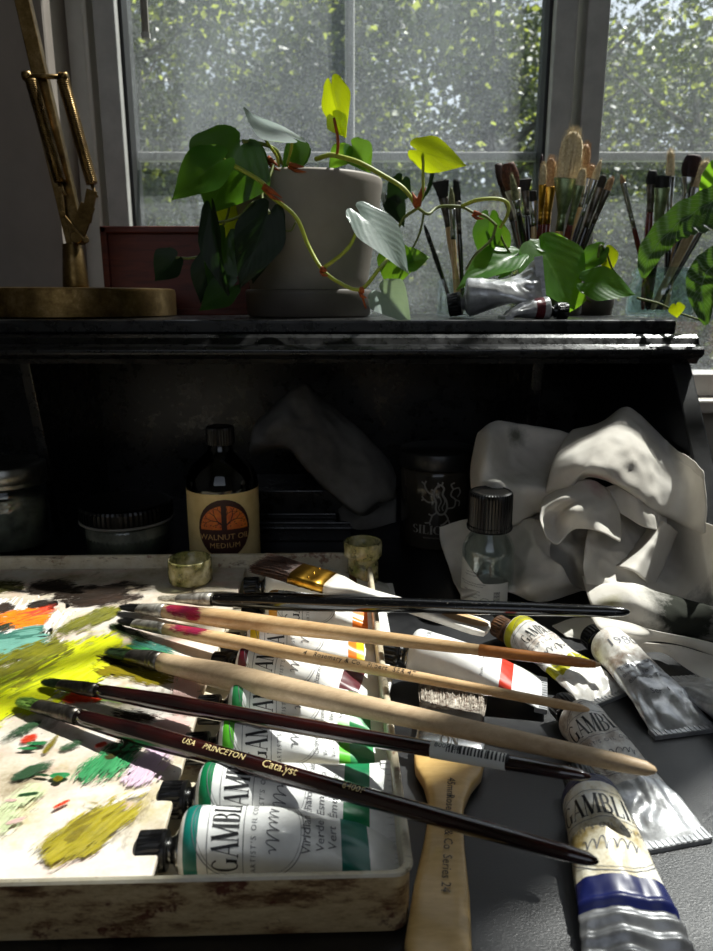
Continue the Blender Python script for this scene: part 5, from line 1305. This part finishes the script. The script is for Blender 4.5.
sheet(mb, [[(440, 527, .605), (470, 519, .585), (505, 522, .58), (535, 520, .565), (552, 530, .55)],
           [(442, 545, .595), (474, 545, .575), (505, 545, .572), (531, 545, .545), (550, 556, .535)],
           [(450, 572, .585), (482, 568, .568), (509, 572, .555), (529, 566, .535), (562, 567, .52)],
           [Zp(460, 594, .012), Zp(492, 588, .016), Zp(513, 590, .014), Zp(531, 590, .02), Zp(572, 583, .02)],
           [Zp(462, 600, .001), Zp(505, 592, .002), Zp(529, 601, .003), Zp(549, 601, .003), Zp(584, 590, .004)]], 50, 56, .0028, 4)
sheet(mb, [[(598, 500, .575), (630, 500, .57), (660, 510, .565), (690, 518, .565), (722, 530, .57)],
           [(587, 528, .53), (611, 534, .535), (637, 536, .54), (667, 540, .56), (716, 560, .56)],
           [(582, 556, .51), (602, 565, .505), (625, 562, .515), (667, 568, .545), (713, 579, .545)],
           [(586, 586, .495), (608, 585, .49), (628, 588, .492), (667, 598, .505), (716, 611, .51)]], 56, 60, .0030, 5)
sheet(mb, [[(652, 520, .56), (637, 542, .535), (614, 566, .505)], [(664, 522, .525), (651, 545, .508), (634, 572, .488)], [(678, 532, .55), (667, 558, .535), (652, 588, .515)]], 30, 40, .0018, 6)
SLV = [[(582, 575, .505), (628, 582, .505), (655, 590, .50), (685, 599, .485), (735, 613, .472)],
       [(585, 588, .49), (628, 585, .48), (655, 594, .475), (685, 601, .470), (735, 616, .462)],
       [(589, 602, .474), (628, 602, .462), (658, 611, .458), (685, 617, .458), (735, 628, .458)],
       [(596, 614, .470), (634, 623, .462), (667, 632, .458), (691, 635, .458), (722, 641, .46)],
       [(600, 616, .485), (636, 624, .478), (668, 633, .474), (691, 636, .474), (722, 642, .476)]]
sheet(mb, SLV, 50, 60, .0010, 7)
sheet(mb, [[Zp(590, 616, .026), Zp(625, 622, .026), Zp(655, 631, .024), Zp(685, 637, .022), Zp(724, 645, .02)],
           [Zp(600, 630, .022), Zp(632, 634, .022), Zp(658, 636, .02), Zp(688, 642, .018), Zp(724, 652, .016)],
           [Zp(612, 642, .010), Zp(634, 644, .014), Zp(656, 641, .014), Zp(686, 646, .012), Zp(724, 660, .010)]], 30, 50, .0012, 9)
sheet(mb, [[Zp(618, 642, .010), Zp(646, 643, .012), Zp(679, 646, .012), Zp(724, 660, .010)],
           [Zp(626, 650, .006), Zp(655, 647, .009), Zp(684, 656, .008), Zp(724, 675, .006)],
           [Zp(631, 655, .002), Zp(661, 652, .005), Zp(685, 667, .004), Zp(724, 692, .003)]], 30, 40, .0012, 10)
sheet(mb, [[Zp(552, 626, .002), Zp(574, 618, .006), Zp(600, 618, .014)], [Zp(560, 632, .002), Zp(576, 632, .004), Zp(600, 634, .008)], [Zp(566, 637, .001), Zp(580, 639, .001), Zp(596, 640, .003)]], 20, 24, .0006, 11)
sheet(mb, [[(520, 500, .60), (560, 495, .60), (610, 495, .59), (650, 500, .60)], [(525, 530, .585), (556, 532, .555), (590, 530, .575), (630, 530, .58)],
           [(530, 560, .565), (566, 562, .545), (580, 560, .53), (620, 565, .55)], [Zp(540, 592, .002), Zp(572, 590, .004), Zp(592, 592, .006), Zp(615, 596, .008)]], 40, 40, .0032, 31)
org = Vector((.2, .55, 0))
M['cloth'] = clothmat('white cotton rag', 'f0ece4', 'dad4ca', stain=[('161c12', 70, .024, .034, stainpt(684, 616, .466, org)), ('4a4f3a', 90, .006, .016, stainpt(516, 436, .61, org)), ('b89090', 60, .006, .02, stainpt(600, 480, .52, org)), ('8f8a50', 60, .004, .02, stainpt(612, 606, .465, org))], trans=.22)
rg = build('rag', mb, 'cloth', loc=org, solid=.0007)
tag(rg, 'crumpled white cotton rag with a dark green stain, heaped behind the small bottle', 'rag')
mb = MB()
sheet(mb, [[(262, 425, .73), (285, 408, .73), (303, 396, .73), (318, 408, .73), (352, 432, .73), (384, 464, .73), (394, 482, .72)],
           [(257, 420, .70), (282, 399, .70), (302, 385, .70), (318, 397, .70), (352, 424, .70), (386, 458, .70), (396, 478, .70)],
           [(251, 440, .675), (275, 428, .66), (300, 424, .67), (325, 436, .665), (350, 456, .665), (378, 482, .66), (394, 498, .68)],
           [(249, 452, .68), (262, 448, .675), (287, 444, .66), (305, 463, .655), (330, 488, .65), (360, 511, .65), (378, 503, .67)],
           [(252, 456, .70), (264, 452, .70), (287, 450, .69), (305, 468, .685), (330, 492, .68), (360, 516, .675), (380, 508, .69)]], 50, 60, .0030, 20)
sheet(mb, [[(335, 492, .70), (365, 505, .69), (396, 492, .70)], [(338, 510, .69), (365, 516, .675), (396, 508, .69)], [(341, 526, .685), (365, 530, .68), (396, 522, .69)]], 24, 30, .002, 21)
dr = build('rag', mb, 'cloth_dark', solid=.0007)
tag(dr, 'dark grey crumpled rag in the cubby between oil bottle and lion jar', 'rag')
